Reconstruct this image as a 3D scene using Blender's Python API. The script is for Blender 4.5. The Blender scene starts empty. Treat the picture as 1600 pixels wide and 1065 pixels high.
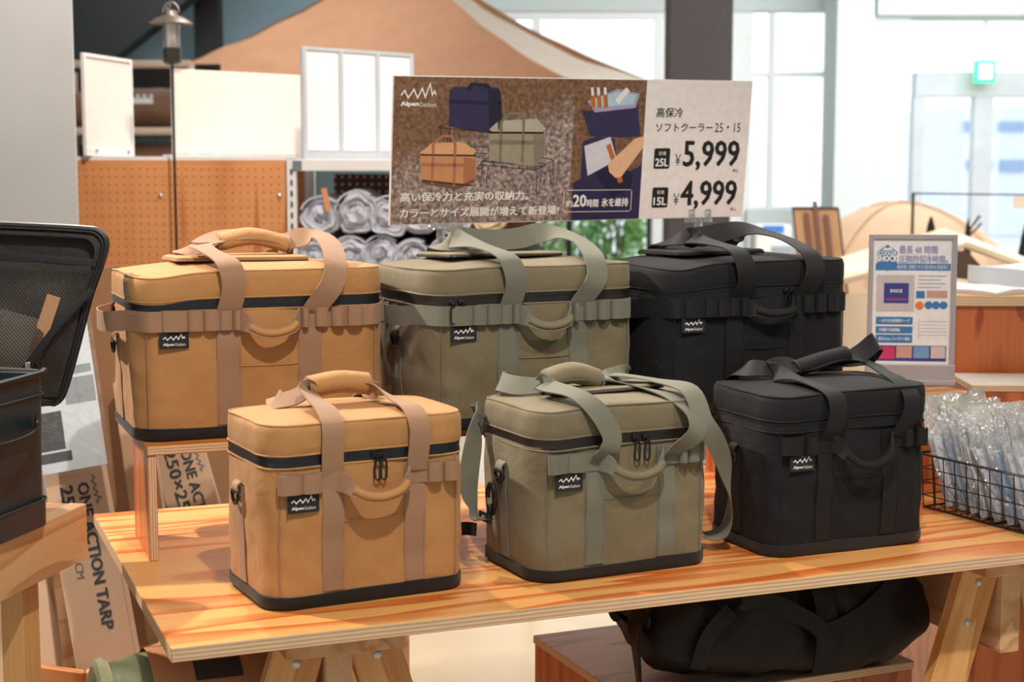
import bpy, bmesh, math, random
from mathutils import Vector, Matrix, noise
random.seed(7)
C = bpy.context.scene.collection
R = math.radians
PI = math.pi

# ------------------------------------------------------------------ camera
FPX, CAMH, PITCH = 2400.0, 1.38, math.atan(262/2400)
cam = bpy.data.cameras.new('camera')
cam.lens = 54.0; cam.sensor_width = 36.0; cam.sensor_fit = 'HORIZONTAL'
cam.clip_end = 300
camo = bpy.data.objects.new('camera', cam); C.objects.link(camo)
camo.location = (0, 0, CAMH); camo.rotation_euler = (PI/2-PITCH, 0, 0)
cam.dof.use_dof = True; cam.dof.focus_distance = 2.5; cam.dof.aperture_fstop = 5.6
bpy.context.scene.camera = camo

# ------------------------------------------------------------------ world, lamps, exposure
w = bpy.data.worlds.new('world'); bpy.context.scene.world = w; w.use_nodes = True
w.node_tree.nodes['Background'].inputs[0].default_value = (0.86, 0.95, 1.0, 1)
w.node_tree.nodes['Background'].inputs[1].default_value = 1.7
vs = bpy.context.scene.view_settings
vs.view_transform = 'Standard'; vs.look = 'None'; vs.gamma = 1; vs.use_curve_mapping = False
vs.exposure = 0.07

def lamp(kind, name, loc, target, energy, col, **kw):
    l = bpy.data.lights.new(name, kind); l.energy = energy; l.color = col
    for k, v in kw.items(): setattr(l, k, v)
    o = bpy.data.objects.new(name, l); C.objects.link(o); o.location = loc
    d = Vector(target)-Vector(loc)
    o.rotation_euler = d.to_track_quat('-Z', 'Y').to_euler()
    return o
WARM = (1, .87, .73)
lamp('SPOT', 'ceiling_spot', (-2.25, 3.05, 3.05), (-0.42, 2.5, .85), 400, WARM, spot_size=R(44), spot_blend=.6, shadow_soft_size=.03)
lamp('SPOT', 'ceiling_spot', (.25, .95, 3.1), (0.0, 2.6, .95), 165, WARM, spot_size=R(58), spot_blend=.7, shadow_soft_size=.03)
lamp('SPOT', 'ceiling_spot', (-1.0, 3.9, 3.2), (0.0, 2.2, .8), 190, WARM, spot_size=R(50), spot_blend=.7, shadow_soft_size=.04)
lamp('SPOT', 'ceiling_spot', (1.7, 1.5, 3.1), (.95, 2.8, .8), 92, WARM, spot_size=R(52), spot_blend=.7, shadow_soft_size=.04)
lamp('SPOT', 'ceiling_spot', (-.3, 3.2, 3.3), (-1.1, 5.0, 1.2), 230, WARM, spot_size=R(75), spot_blend=.8, shadow_soft_size=.05)
lamp('SPOT', 'ceiling_spot', (-.3, 7.2, 3.5), (-.7, 9.6, 2.6), 70, WARM, spot_size=R(95), spot_blend=.8, shadow_soft_size=.1)
lamp('SPOT', 'ceiling_spot', (2.2, 4.2, 3.4), (2.6, 6.5, .8), 420, (1, .92, .82), spot_size=R(85), spot_blend=.8, shadow_soft_size=.1)
lamp('AREA', 'fill_panel', (0, 0.2, 3.45), (0.0, 1.6, 0.6), 15, (1, .95, .90), size=2.4)  # unseen area fill, added for the interior ambient light
lamp('AREA', 'fill_panel', (0.6, 5.5, 3.45), (0.6, 5.6, 0.0), 110, (1, .97, .93), size=3.0)  # second added fill, ambient over the middle of the room
lamp('AREA', 'fill_panel', (3.4, 9.6, 3.45), (3.4, 11.4, 1.4), 240, (1, 1, 1), size=3.0)  # added fill that brightens the backlit window frames
lamp('AREA', 'fill_panel', (-2.0, 9.6, 3.45), (-2.0, 11.4, 1.4), 80, (.86, .96, 1), size=2.0)  # added ambient fill for the far left

# ------------------------------------------------------------------ helpers
def at(u, v, y):                      # world point seen at photo pixel (u,v) at depth y
    a = (u-800)/FPX; b = -(v-532.5)/FPX
    r = Vector((a, math.cos(PITCH)+b*math.sin(PITCH), -math.sin(PITCH)+b*math.cos(PITCH)))
    return Vector((0, 0, CAMH))+r*(y/r.y)
def on(u, v, z):                      # ... or at height z
    a = (u-800)/FPX; b = -(v-532.5)/FPX
    r = Vector((a, math.cos(PITCH)+b*math.sin(PITCH), -math.sin(PITCH)+b*math.cos(PITCH)))
    return Vector((0, 0, CAMH))+r*((z-CAMH)/r.z)
def s(r, g, b):
    f = lambda c: (c/255/12.92) if c <= 10 else ((c/255+.055)/1.055)**2.4
    return (f(r), f(g), f(b), 1)

MATS = {}
def newmat(name):
    m = bpy.data.materials.new(name); m.use_nodes = True; MATS[name] = m
    nt = m.node_tree; return m, nt, nt.nodes['Principled BSDF']
def N(nt, t, **kw):
    n = nt.nodes.new(t)
    for k, v in kw.items():
        if k in n.inputs: n.inputs[k].default_value = v
        else: setattr(n, k, v)
    return n
def coords(nt, scale=(1, 1, 1), rot=(0, 0, 0)):
    tc = N(nt, 'ShaderNodeTexCoord'); mp = N(nt, 'ShaderNodeMapping')
    mp.inputs['Scale'].default_value = scale; mp.inputs['Rotation'].default_value = rot
    nt.links.new(tc.outputs['Object'], mp.inputs['Vector']); return mp.outputs[0]
def ramp(nt, fac, stops):
    r = N(nt, 'ShaderNodeValToRGB'); e = r.color_ramp.elements
    while len(e) < len(stops): e.new(.5)
    for x, (p, c) in zip(e, stops): x.position = p; x.color = c
    nt.links.new(fac, r.inputs[0]); return r.outputs[0]
def lerp(a, b, t): return tuple(a[i]*(1-t)+b[i]*t for i in range(3))+(1,)
def shade(c, k): return (c[0]*k, c[1]*k, c[2]*k, 1)

def plain(name, col, rough=.6, metal=0, var=.06, vscale=6, bump=0, bscale=40, bdist=.002, spec=.5, coat=0, emit=0, sheen=0, detail=4):
    m, nt, p = newmat(name)
    p.inputs['Roughness'].default_value = rough; p.inputs['Metallic'].default_value = metal
    p.inputs['Specular IOR Level'].default_value = spec; p.inputs['Coat Weight'].default_value = coat
    p.inputs['Sheen Weight'].default_value = sheen
    v = coords(nt)
    n = N(nt, 'ShaderNodeTexNoise'); n.inputs['Scale'].default_value = vscale; n.inputs['Detail'].default_value = detail
    nt.links.new(v, n.inputs['Vector'])
    c = ramp(nt, n.outputs[0], [(.3, shade(col, 1-var)), (.7, shade(col, 1+var))])
    nt.links.new(c, p.inputs['Base Color'])
    if emit:
        p.inputs['Emission Color'].default_value = col; p.inputs['Emission Strength'].default_value = emit
    if bump:
        b = N(nt, 'ShaderNodeTexNoise'); b.inputs['Scale'].default_value = bscale; b.inputs['Detail'].default_value = 5
        nt.links.new(v, b.inputs['Vector'])
        bp = N(nt, 'ShaderNodeBump'); bp.inputs['Strength'].default_value = bump; bp.inputs['Distance'].default_value = bdist
        nt.links.new(b.outputs[0], bp.inputs['Height']); nt.links.new(bp.outputs[0], p.inputs['Normal'])
    return m

def fabric(name, col, rough=.75, weave=500, wr=.65, spec=.35, sheen=.15, wscale=11):
    """woven cloth: fine weave plus soft creases"""
    m, nt, p = newmat(name)
    p.inputs['Roughness'].default_value = rough; p.inputs['Specular IOR Level'].default_value = spec
    p.inputs['Sheen Weight'].default_value = sheen
    v = coords(nt)
    n = N(nt, 'ShaderNodeTexNoise'); n.inputs['Scale'].default_value = 9; n.inputs['Detail'].default_value = 6
    nt.links.new(v, n.inputs['Vector'])
    c = ramp(nt, n.outputs[0], [(.3, shade(col, .93)), (.7, shade(col, 1.05))])
    nt.links.new(c, p.inputs['Base Color'])
    a = N(nt, 'ShaderNodeTexNoise'); a.inputs['Scale'].default_value = wscale; a.inputs['Detail'].default_value = 3; a.inputs['Distortion'].default_value = .45
    nt.links.new(v, a.inputs['Vector'])
    f1 = N(nt, 'ShaderNodeTexWave'); f1.inputs['Scale'].default_value = weave; f1.bands_direction = 'Z'
    f2 = N(nt, 'ShaderNodeTexWave'); f2.inputs['Scale'].default_value = weave; f2.bands_direction = 'X'
    nt.links.new(v, f1.inputs['Vector']); nt.links.new(v, f2.inputs['Vector'])
    ad = N(nt, 'ShaderNodeMath', operation='ADD'); nt.links.new(f1.outputs['Fac'], ad.inputs[0]); nt.links.new(f2.outputs['Fac'], ad.inputs[1])
    b1 = N(nt, 'ShaderNodeBump'); b1.inputs['Strength'].default_value = wr; b1.inputs['Distance'].default_value = .012
    b2 = N(nt, 'ShaderNodeBump'); b2.inputs['Strength'].default_value = .18; b2.inputs['Distance'].default_value = .0005
    nt.links.new(a.outputs[0], b1.inputs['Height']); nt.links.new(ad.outputs[0], b2.inputs['Height'])
    nt.links.new(b1.outputs[0], b2.inputs['Normal']); nt.links.new(b2.outputs[0], p.inputs['Normal'])
    return m

def wood(name, light, dark, rough=.38, sc=(1.1, 8, 8), bands=5.0, contrast=.5, coat=.25, seed=0, off=(0, 0, 0), fine=.12):
    """rotary cut ply face: contour figure along local X"""
    m, nt, p = newmat(name)
    p.inputs['Roughness'].default_value = rough; p.inputs['Coat Weight'].default_value = coat; p.inputs['Coat Roughness'].default_value = .22
    v = coords(nt, sc)
    n = N(nt, 'ShaderNodeTexNoise'); n.noise_dimensions = '4D'; n.inputs['W'].default_value = seed
    n.inputs['Scale'].default_value = 1; n.inputs['Detail'].default_value = 2.5; n.inputs['Roughness'].default_value = .45; n.inputs['Distortion'].default_value = .25
    nt.links.new(v, n.inputs['Vector'])
    mu = N(nt, 'ShaderNodeMath', operation='MULTIPLY'); mu.inputs[1].default_value = bands*2; nt.links.new(n.outputs[0], mu.inputs[0])
    fr = N(nt, 'ShaderNodeMath', operation='FRACT'); nt.links.new(mu.outputs[0], fr.inputs[0])
    mid = lerp(light, dark, .35*contrast*2)
    c1 = ramp(nt, fr.outputs[0], [(0, light), (.44, lerp(light, dark, .10)), (.52, mid), (.90, dark), (.97, light)])
    v2 = coords(nt, (3, 130, 130))
    n2 = N(nt, 'ShaderNodeTexNoise'); n2.inputs['Scale'].default_value = 1; n2.inputs['Detail'].default_value = 4
    nt.links.new(v2, n2.inputs['Vector'])
    mx = N(nt, 'ShaderNodeMix', data_type='RGBA', blend_type='MULTIPLY'); mx.inputs[0].default_value = 1
    g = ramp(nt, n2.outputs[0], [(.3, (1-fine, 1-fine*1.1, 1-fine*1.3, 1)), (.65, (1, 1, 1, 1))])
    nt.links.new(c1, mx.inputs[6]); nt.links.new(g, mx.inputs[7]); nt.links.new(mx.outputs[2], p.inputs['Base Color'])
    bp = N(nt, 'ShaderNodeBump'); bp.inputs['Strength'].default_value = .15; bp.inputs['Distance'].default_value = .001
    nt.links.new(n2.outputs[0], bp.inputs['Height']); nt.links.new(bp.outputs[0], p.inputs['Normal'])
    return m

def plyedge(name, light, dark, t):
    """stacked veneer layers across local Z"""
    m, nt, p = newmat(name); p.inputs['Roughness'].default_value = .6
    tc = N(nt, 'ShaderNodeTexCoord'); sx = N(nt, 'ShaderNodeSeparateXYZ'); nt.links.new(tc.outputs['Object'], sx.inputs[0])
    n = N(nt, 'ShaderNodeTexNoise'); n.inputs['Scale'].default_value = 5; nt.links.new(coords(nt, (1, 1, .2)), n.inputs['Vector'])
    ma = N(nt, 'ShaderNodeMath', operation='MULTIPLY_ADD'); ma.inputs[1].default_value = 7/t*1.0
    nt.links.new(sx.outputs[2], ma.inputs[0]); nt.links.new(n.outputs[0], ma.inputs[2])
    fr = N(nt, 'ShaderNodeMath', operation='PINGPONG'); fr.inputs[1].default_value = 1; nt.links.new(ma.outputs[0], fr.inputs[0])
    c = ramp(nt, fr.outputs[0], [(0, light), (.45, lerp(light, dark, .25)), (.85, dark), (1, dark)])
    n2 = N(nt, 'ShaderNodeTexNoise'); n2.inputs['Scale'].default_value = 1; n2.inputs['Detail'].default_value = 5
    nt.links.new(coords(nt, (25, 25, 900)), n2.inputs['Vector'])
    g = ramp(nt, n2.outputs[0], [(.3, (.85, .83, .8, 1)), (.6, (1, 1, 1, 1))])
    mx = N(nt, 'ShaderNodeMix', data_type='RGBA', blend_type='MULTIPLY'); mx.inputs[0].default_value = 1
    nt.links.new(c, mx.inputs[6]); nt.links.new(g, mx.inputs[7]); nt.links.new(mx.outputs[2], p.inputs['Base Color'])
    return m

def clear(name, tint=(1, 1, 1, 1), gloss=.12, rough=.05, haze=0.0, hazecol=(.9, .95, 1, 1), bump=0, bscale=30):
    """thin clear film or pane: mostly see-through, with sheen"""
    m = bpy.data.materials.new(name); m.use_nodes = True; MATS[name] = m; nt = m.node_tree
    nt.nodes.clear(); out = N(nt, 'ShaderNodeOutputMaterial')
    tr = N(nt, 'ShaderNodeBsdfTransparent'); tr.inputs[0].default_value = tint
    gl = N(nt, 'ShaderNodeBsdfGlossy'); gl.inputs['Roughness'].default_value = rough
    fr = N(nt, 'ShaderNodeFresnel'); fr.inputs['IOR'].default_value = 1.45
    ad = N(nt, 'ShaderNodeMath', operation='ADD'); ad.inputs[1].default_value = gloss; nt.links.new(fr.outputs[0], ad.inputs[0])
    mx = N(nt, 'ShaderNodeMixShader'); nt.links.new(ad.outputs[0], mx.inputs[0]); nt.links.new(tr.outputs[0], mx.inputs[1]); nt.links.new(gl.outputs[0], mx.inputs[2])
    last = mx
    if haze:
        df = N(nt, 'ShaderNodeBsdfDiffuse'); df.inputs[0].default_value = hazecol
        m2 = N(nt, 'ShaderNodeMixShader'); m2.inputs[0].default_value = haze
        nt.links.new(mx.outputs[0], m2.inputs[1]); nt.links.new(df.outputs[0], m2.inputs[2]); last = m2
    if bump:
        b = N(nt, 'ShaderNodeTexNoise'); b.inputs['Scale'].default_value = bscale; b.inputs['Detail'].default_value = 3; b.inputs['Distortion'].default_value = 1.5
        nt.links.new(coords(nt), b.inputs['Vector'])
        bp = N(nt, 'ShaderNodeBump'); bp.inputs['Strength'].default_value = bump; bp.inputs['Distance'].default_value = .01
        nt.links.new(b.outputs[0], bp.inputs['Height']); nt.links.new(bp.outputs[0], gl.inputs['Normal']); nt.links.new(bp.outputs[0], fr.inputs['Normal'])
    nt.links.new(last.outputs[0], out.inputs[0]); return m

def tag(o, label=None, cat=None, group=None, kind=None):
    if label: o['label'] = label
    if cat: o['category'] = cat
    if group: o['group'] = group
    if kind: o['kind'] = kind
    return o
def thing(name, label, cat, loc=(0, 0, 0), rz=0, group=None, kind=None):
    o = bpy.data.objects.new(name, None); C.objects.link(o); o.empty_display_size = .05
    o.location = loc; o.rotation_euler = (0, 0, rz)
    return tag(o, label, cat, group, kind)

def cr(pts, n):
    """Catmull-Rom through tuples of any length"""
    out = []; k = len(pts)
    for i in range(k-1):
        p0, p1, p2, p3 = pts[max(i-1, 0)], pts[i], pts[i+1], pts[min(i+2, k-1)]
        for j in range(n):
            t = j/n
            out.append(tuple(.5*((2*b)+(c-a)*t+(2*a-5*b+4*c-d)*t*t+(3*b-a-3*c+d)*t**3) for a, b, c, d in zip(p0, p1, p2, p3)))
    out.append(tuple(pts[-1])); return out

class MB:
    def __init__(self): self.v = []; self.f = []; self.mi = []
    def add(self, vs, fs, mi=0):
        b = len(self.v); self.v += [tuple(x) for x in vs]
        self.f += [tuple(b+i for i in f) for f in fs]; self.mi += [mi]*len(fs); return self
    def box(self, c, d, M=None, mi=0, side=None):
        x, y, z = d[0]/2, d[1]/2, d[2]/2
        vs = [Vector((sx*x, sy*y, sz*z)) for sx in (-1, 1) for sy in (-1, 1) for sz in (-1, 1)]
        if M: vs = [M @ q for q in vs]
        vs = [q+Vector(c) for q in vs]
        self.add(vs, [(0, 1, 3, 2), (4, 6, 7, 5)], side if side is not None else mi)      # -x +x
        b = len(self.v)-8
        fs = [(0, 4, 5, 1), (2, 3, 7, 6)]
        for f in fs: self.f.append(tuple(b+i for i in f)); self.mi.append(side if side is not None else mi)
        for f in [(0, 2, 6, 4), (1, 5, 7, 3)]: self.f.append(tuple(b+i for i in f)); self.mi.append(mi)
        return self
    def tube(self, path, r, n=8, closed=False, flat=1.0, up=None):
        path = [Vector(p[:3]) for p in path]; k = len(path); rings = []
        prev = up and Vector(up)
        for i, p in enumerate(path):
            if closed: t = path[(i+1) % k]-path[i-1]
            else: t = path[min(i+1, k-1)]-path[max(i-1, 0)]
            t.normalize()
            if prev is None: prev = t.orthogonal()
            a = (prev-t*prev.dot(t))
            if a.length < 1e-6: a = t.orthogonal()
            a.normalize(); b = t.cross(a); prev = a
            rr = r[i] if isinstance(r, (list, tuple)) else r
            rings.append([p+a*math.cos(2*PI*j/n)*rr+b*math.sin(2*PI*j/n)*rr*flat for j in range(n)])
        vs = [q for g in rings for q in g]; fs = []
        for i in range(k if closed else k-1):
            o = i*n; q = ((i+1) % k)*n
            for j in range(n): fs.append((o+j, o+(j+1) % n, q+(j+1) % n, q+j))
        if not closed: fs += [tuple(range(n-1, -1, -1)), tuple((k-1)*n+j for j in range(n))]
        return self.add(vs, fs)
    def ribbon(self, pts, width, th=.0016, n=6, closed=False):
        """pts: (x,y,z, wx,wy,wz[,widthscale])"""
        P = cr([tuple(p) if len(p) == 7 else tuple(p)+(1,) for p in pts], n); k = len(P); vs = []
        for i, p in enumerate(P):
            a = Vector(P[min(i+1, k-1)][:3])-Vector(P[max(i-1, 0)][:3])
            if a.length < 1e-7: a = Vector((0, 0, 1))
            a.normalize(); wd = Vector(p[3:6]); wd = wd-a*wd.dot(a)
            if wd.length < 1e-5: wd = a.orthogonal()
            wd.normalize(); nn = a.cross(wd); c = Vector(p[:3]); h = width/2*p[6]
            for sx, sn in ((-1, -1), (-.0, -1.25), (1, -1), (1, 1), (0, 1.25), (-1, 1)):
                vs.append(c+wd*h*sx+nn*th/2*sn)
        fs = []
        for i in range(k-1):
            for j in range(6): fs.append((i*6+j, i*6+(j+1) % 6, (i+1)*6+(j+1) % 6, (i+1)*6+j))
        fs += [(5, 4, 3, 2, 1, 0), tuple((k-1)*6+j for j in range(6))]
        return self.add(vs, fs)
    def lathe(self, prof, n=24, c=(0, 0, 0), cap=True):
        vs = [(c[0]+r*math.cos(2*PI*j/n), c[1]+r*math.sin(2*PI*j/n), c[2]+z) for r, z in prof for j in range(n)]
        fs = []
        for i in range(len(prof)-1):
            for j in range(n): fs.append((i*n+j, i*n+(j+1) % n, (i+1)*n+(j+1) % n, (i+1)*n+j))
        if cap: fs += [tuple(range(n-1, -1, -1)), tuple((len(prof)-1)*n+j for j in range(n))]
        return self.add(vs, fs)
    def poly(self, pts, y, th=0):                # flat polygon in local XZ, facing -Y
        return self.add([(x, y, z) for x, z in pts], [tuple(range(len(pts)))])
    def build(self, name, mats, parent=None, smooth=False, bevel=0, seg=2, loc=None, rot=None, label=None, sharp=40):
        me = bpy.data.meshes.new(name); me.from_pydata(self.v, [], self.f)
        if not isinstance(mats, (list, tuple)): mats = [mats]
        for m in mats: me.materials.append(m)
        me.polygons.foreach_set('material_index', self.mi)
        me.update()
        bm = bmesh.new(); bm.from_mesh(me)
        bmesh.ops.recalc_face_normals(bm, faces=bm.faces)
        if bevel: bmesh.ops.bevel(bm, geom=list(bm.edges), offset=bevel, segments=seg, profile=.5, affect='EDGES')
        bm.to_mesh(me); bm.free()
        if smooth:
            me.polygons.foreach_set('use_smooth', [True]*len(me.polygons))
            me.set_sharp_from_angle(angle=R(sharp))
        o = bpy.data.objects.new(name, me); C.objects.link(o)
        if parent is not None: o.parent = parent
        if loc is not None: o.location = loc
        if rot is not None: o.rotation_euler = rot
        if label: o['label'] = label
        return o

TXT = {}
def textmesh(body, bold=0.0):
    """outline of a text as a flat mesh with its extents"""
    if (body, bold) in TXT: return TXT[(body, bold)]
    cu = bpy.data.curves.new('t', 'FONT'); cu.body = body; cu.offset = bold; cu.resolution_u = 2; cu.dimensions = '2D'; cu.fill_mode = 'FRONT'
    o = bpy.data.objects.new('t', cu); C.objects.link(o)
    me = bpy.data.meshes.new_from_object(o.evaluated_get(bpy.context.evaluated_depsgraph_get()))
    bpy.data.objects.remove(o)
    vs = [v.co.copy() for v in me.vertices]; fs = [tuple(p.vertices) for p in me.polygons]
    bpy.data.meshes.remove(me)
    if not vs: vs = [Vector((0, 0, 0)), Vector((1, 0, 0)), Vector((0, 1, 0))]; fs = [(0, 1, 2)]
    x0 = min(v.x for v in vs); x1 = max(v.x for v in vs); y0 = min(v.y for v in vs); y1 = max(v.y for v in vs)
    TXT[(body, bold)] = ([((v.x-x0)/max(x1-x0, 1e-6), (v.y-y0)/max(y1-y0, 1e-6)) for v in vs], fs)
    return TXT[(body, bold)]
def put_text(mb, body, x0, x1, z0, z1, y, bold=0.0, fn=None, slant=0):
    vs, fs = textmesh(body, 0)
    d = bold*(z1-z0)*2.2
    offs = [(0, 0)] if not bold else [(-d, 0), (d, 0), (0, d*.6), (0, -d*.6), (-d, d*.5), (d, -d*.5)]
    for i, (dx, dz) in enumerate(offs):
        out = []
        for a, b in vs:
            X = x0+(x1-x0)*a+dx; Z = z0+(z1-z0)*b+dz
            out.append(fn(X, Z) if fn else (X, y-i*1e-5, Z))
        mb.add(out, fs)
    return mb
def zigzag(mb, x0, x1, z0, z1, y, th, fn=None):
    P = [(0, .2), (.1, .52), (.2, .03), (.36, .6), (.47, .05), (.6, .68), (.69, .1), (.82, 1), (.89, .25), (.95, .5), (1, .25)]
    P = [(x0+(x1-x0)*a, z0+(z1-z0)*b) for a, b in P]; L = []; U = []
    for i, p in enumerate(P):
        a = Vector(P[max(i-1, 0)]); b = Vector(P[i]); c = Vector(P[min(i+1, len(P)-1)])
        d1 = (b-a).normalized() if i else (c-b).normalized(); d2 = (c-b).normalized() if i < len(P)-1 else d1
        n = Vector((-(d1+d2).y, (d1+d2).x)); n = n.normalized() if n.length > .01 else Vector((0, 1))
        k = th/2/max(.35, abs(n.dot(Vector((-d1.y, d1.x)))))
        L.append(b-n*k); U.append(b+n*k)
    vs = [q for pr in zip(L, U) for q in pr]
    vs = [fn(q.x, q.y) if fn else (q.x, y, q.y) for q in vs]
    mb.add(vs, [(2*i, 2*i+2, 2*i+3, 2*i+1) for i in range(len(P)-1)]); return mb
def frame_M(p0, p1, face):
    """matrix: local X from p0 to p1, local Z toward face"""
    x = (Vector(p1)-Vector(p0)).normalized(); z = Vector(face); z = (z-x*z.dot(x)).normalized(); y = z.cross(x)
    M = Matrix((x, y, z)).transposed().to_4x4(); M.translation = (Vector(p0)+Vector(p1))/2; return M
def board(name, p0, p1, wdt, th, face, mats, parent=None, bevel=.001, label=None):
    """board with veneer edge: local X length, Y width, Z thickness"""
    M = frame_M(p0, p1, face); L = (Vector(p1)-Vector(p0)).length
    b = MB().box((0, 0, 0), (L, wdt, th), side=1 if isinstance(mats, (list, tuple)) and len(mats) > 1 else None)
    o = b.build(name, mats, None, bevel=bevel, seg=1)
    if parent is not None:
        pm = Matrix.Translation(parent.location) @ parent.rotation_euler.to_matrix().to_4x4()
        o.parent = parent; M = pm.inverted() @ M
    o.location = M.translation; o.rotation_euler = M.to_euler()
    if label: o['label'] = label
    return o
# ------------------------------------------------------------------ materials
TAN, TANW = s(188, 138, 86), s(164, 128, 102)
OLV, OLVW = s(122, 112, 88), s(116, 116, 104)
BLK, BLKW = s(26, 26, 31), s(25, 25, 28)
m_tan = fabric('tan_cloth', TAN); m_tanw = fabric('tan_webbing', TANW, weave=900, wr=.15)
m_olv = fabric('olive_cloth', OLV); m_olvw = fabric('olive_webbing', OLVW, weave=900, wr=.15)
m_blk = fabric('black_cloth', BLK, rough=.75, sheen=.03, spec=.25); m_blkw = fabric('black_webbing', BLKW, weave=900, wr=.15, rough=.6, sheen=.03, spec=.3)
m_base = fabric('black_base_cloth', s(25, 25, 27), rough=.6, wr=.25)
m_zip = plain('coated_zip_tape', s(28, 30, 37), rough=.38, bump=.3, bscale=18, bdist=.003)
m_zipb = plain('brown_black_zip_tape', s(38, 31, 30), rough=.42, bump=.3, bscale=18, bdist=.003)
m_plast = plain('black_plastic', s(24, 24, 26), rough=.3)
m_label = plain('label_patch_cloth', s(34, 35, 40), rough=.8)
m_white = plain('white_print', s(238, 238, 238), rough=.6, var=.01)
m_dark = plain('dark_print', s(40, 40, 44), rough=.6, var=.01)
m_chrome = plain('bright_metal', s(200, 200, 200), rough=.25, metal=1)
m_top = wood('tabletop_face', s(244, 182, 110), s(210, 104, 38), sc=(.75, 7.0, 8), bands=4.2, contrast=.75, rough=.3, coat=.35, seed=2.3)
m_edge = plyedge('ply_edge', s(240, 212, 180), s(206, 164, 126), .021)
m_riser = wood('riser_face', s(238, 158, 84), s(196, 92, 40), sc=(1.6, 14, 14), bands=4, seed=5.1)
m_edge2 = plyedge('ply_edge_thin', s(238, 208, 172), s(196, 150, 110), .015)
m_pine = wood('pine', s(226, 182, 138), s(200, 146, 98), sc=(1.0, 10, 10), bands=2.5, contrast=.3, coat=.05, rough=.5, seed=8, fine=.08)
m_pine2 = wood('orange_pine', s(224, 166, 104), s(190, 112, 52), sc=(1.2, 9, 9), bands=3, seed=3, rough=.45)
m_lauan = wood('red_ply', s(206, 116, 62), s(160, 74, 34), sc=(1.4, 9, 9), bands=3, contrast=.4, seed=11, rough=.4)
m_lauan_v = m_lauan

# ------------------------------------------------------------------ the setting
def struct(o, label=None): tag(o, label, None, None, 'structure'); return o
m_floor = plain('pale_polished_floor', s(226, 208, 180), rough=.25, var=.06, vscale=2.2)
m_ceil = plain('pale_ceiling', s(212, 218, 216), rough=.8)
m_bwall = plain('blue_grey_wall', s(140, 166, 180), rough=.8, var=.03, vscale=1)
m_bulk = plain('pale_green_grey_wall', s(202, 214, 218), rough=.7, var=.02)
m_frame = plain('pale_blue_frame', s(236, 242, 248), rough=.5, var=.02)
m_conc = plain('grey_plaster', s(184, 186, 190), rough=.85, var=.06, vscale=3.0, bump=.2, bscale=12, detail=8)
m_dkcol = plain('dark_brown_column_paint', s(62, 57, 60), rough=.6)
m_beam = plain('black_steel_paint', s(24, 22, 24), rough=.6)
m_pane = clear('window_glass', gloss=.02, rough=.02)
YB = 12.8
struct(MB().box((1, 8.5, -.05), (22, 21, .1)).build('floor', m_floor))
struct(MB().box((1, 4.9, 3.65), (14, 16, .1)).build('ceiling', m_ceil))
# back wall: solid blue grey on the left, bulkhead over the glass on the right
xl = at(745, 200, YB).x
struct(MB().box(((xl-8)/2, YB+.1, 1.8), (xl+8, .2, 3.6)).build('wall_back', m_bwall))
zb = at(800, 17, YB).z
struct(MB().box(((xl+8)/2, YB+.1, (zb+3.6)/2), (8-xl, .2, 3.6-zb)).build('wall_back.001', m_bulk))
struct(MB().box((-4.6, 6, 1.8), (.2, 14, 3.6)).build('wall_left', m_bwall))
struct(MB().box((1, -3.0, 1.8), (12, .2, 3.6)).build('wall_front', m_bulk))
struct(MB().box((7.0, 4.9, 1.8), (.2, 16, 3.6)).build('wall_right', m_bulk))
# glazed wall with mullions
def window(name, u0, u1, ztop, zbot, us, zs):
    r = thing(name, None, None, (0, YB, 0), 0, kind='structure')
    x0 = at(u0, 200, YB).x; x1 = at(u1, 200, YB).x
    MB().box(((x0+x1)/2, .1, (ztop+zbot)/2), (x1-x0, .012, ztop-zbot)).build('window_pane', m_pane, r)
    for u in us:
        x = at(u[0], 200, YB).x; wd = u[1]
        MB().box((x, .1, (ztop+zbot)/2), (wd, .1, ztop-zbot)).build('mullion', m_frame, r)
    for z, h in zs:
        MB().box(((x0+x1)/2, .1, z), (x1-x0, .09, h)).build('transom', m_frame, r)
    return r
window('window_1', 745, 1150, zb, .0, [(838, .07), (1030, .08)], [(.04, .08), (zb-.03, .06)])
window('window_2', 1146, 1310, zb, .0, [(1160, .17), (1207, .05)], [(at(1200, 115, YB).z, .04), (at(1200, 328, YB).z, .06), (.04, .08)])
# low wall under the window ledge
struct(MB().box(((at(1172, 0, YB).x+at(1300, 0, YB).x)/2, YB+.02, at(0, 328, YB).z/2), (at(1300, 0, YB).x-at(1172, 0, YB).x, .12, at(0, 328, YB).z)).build('wall_back.002', m_bulk))
# white square column pair and beam
x0, x1, x2 = at(1303, 100, 12).x, at(1357, 100, 12).x, at(1424, 100, 12).x
struct(MB().box(((x0+x1)/2, 12.2, 1.4), (x1-x0-.02, .5, 3.2)).build('trim_1', m_bulk))
struct(MB().box(((x1+x2)/2+.01, 12.3, 1.32), (x2-x1-.01, .5, 2.64)).build('trim_2', m_bulk))
struct(MB().box((x1, 11.98, 1.4), (.05, .05, 3.2)).build('edge_highlight', m_frame))  # pale strip standing in for the highlight along the column edge
z = at(1500, 24, 12).z
struct(MB().box(((x1+6.5)/2+.05, 12.2, (z+3.5)/2), (6.5-x1, .5, 3.5-z)).build('trim_4', m_bulk))
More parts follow.
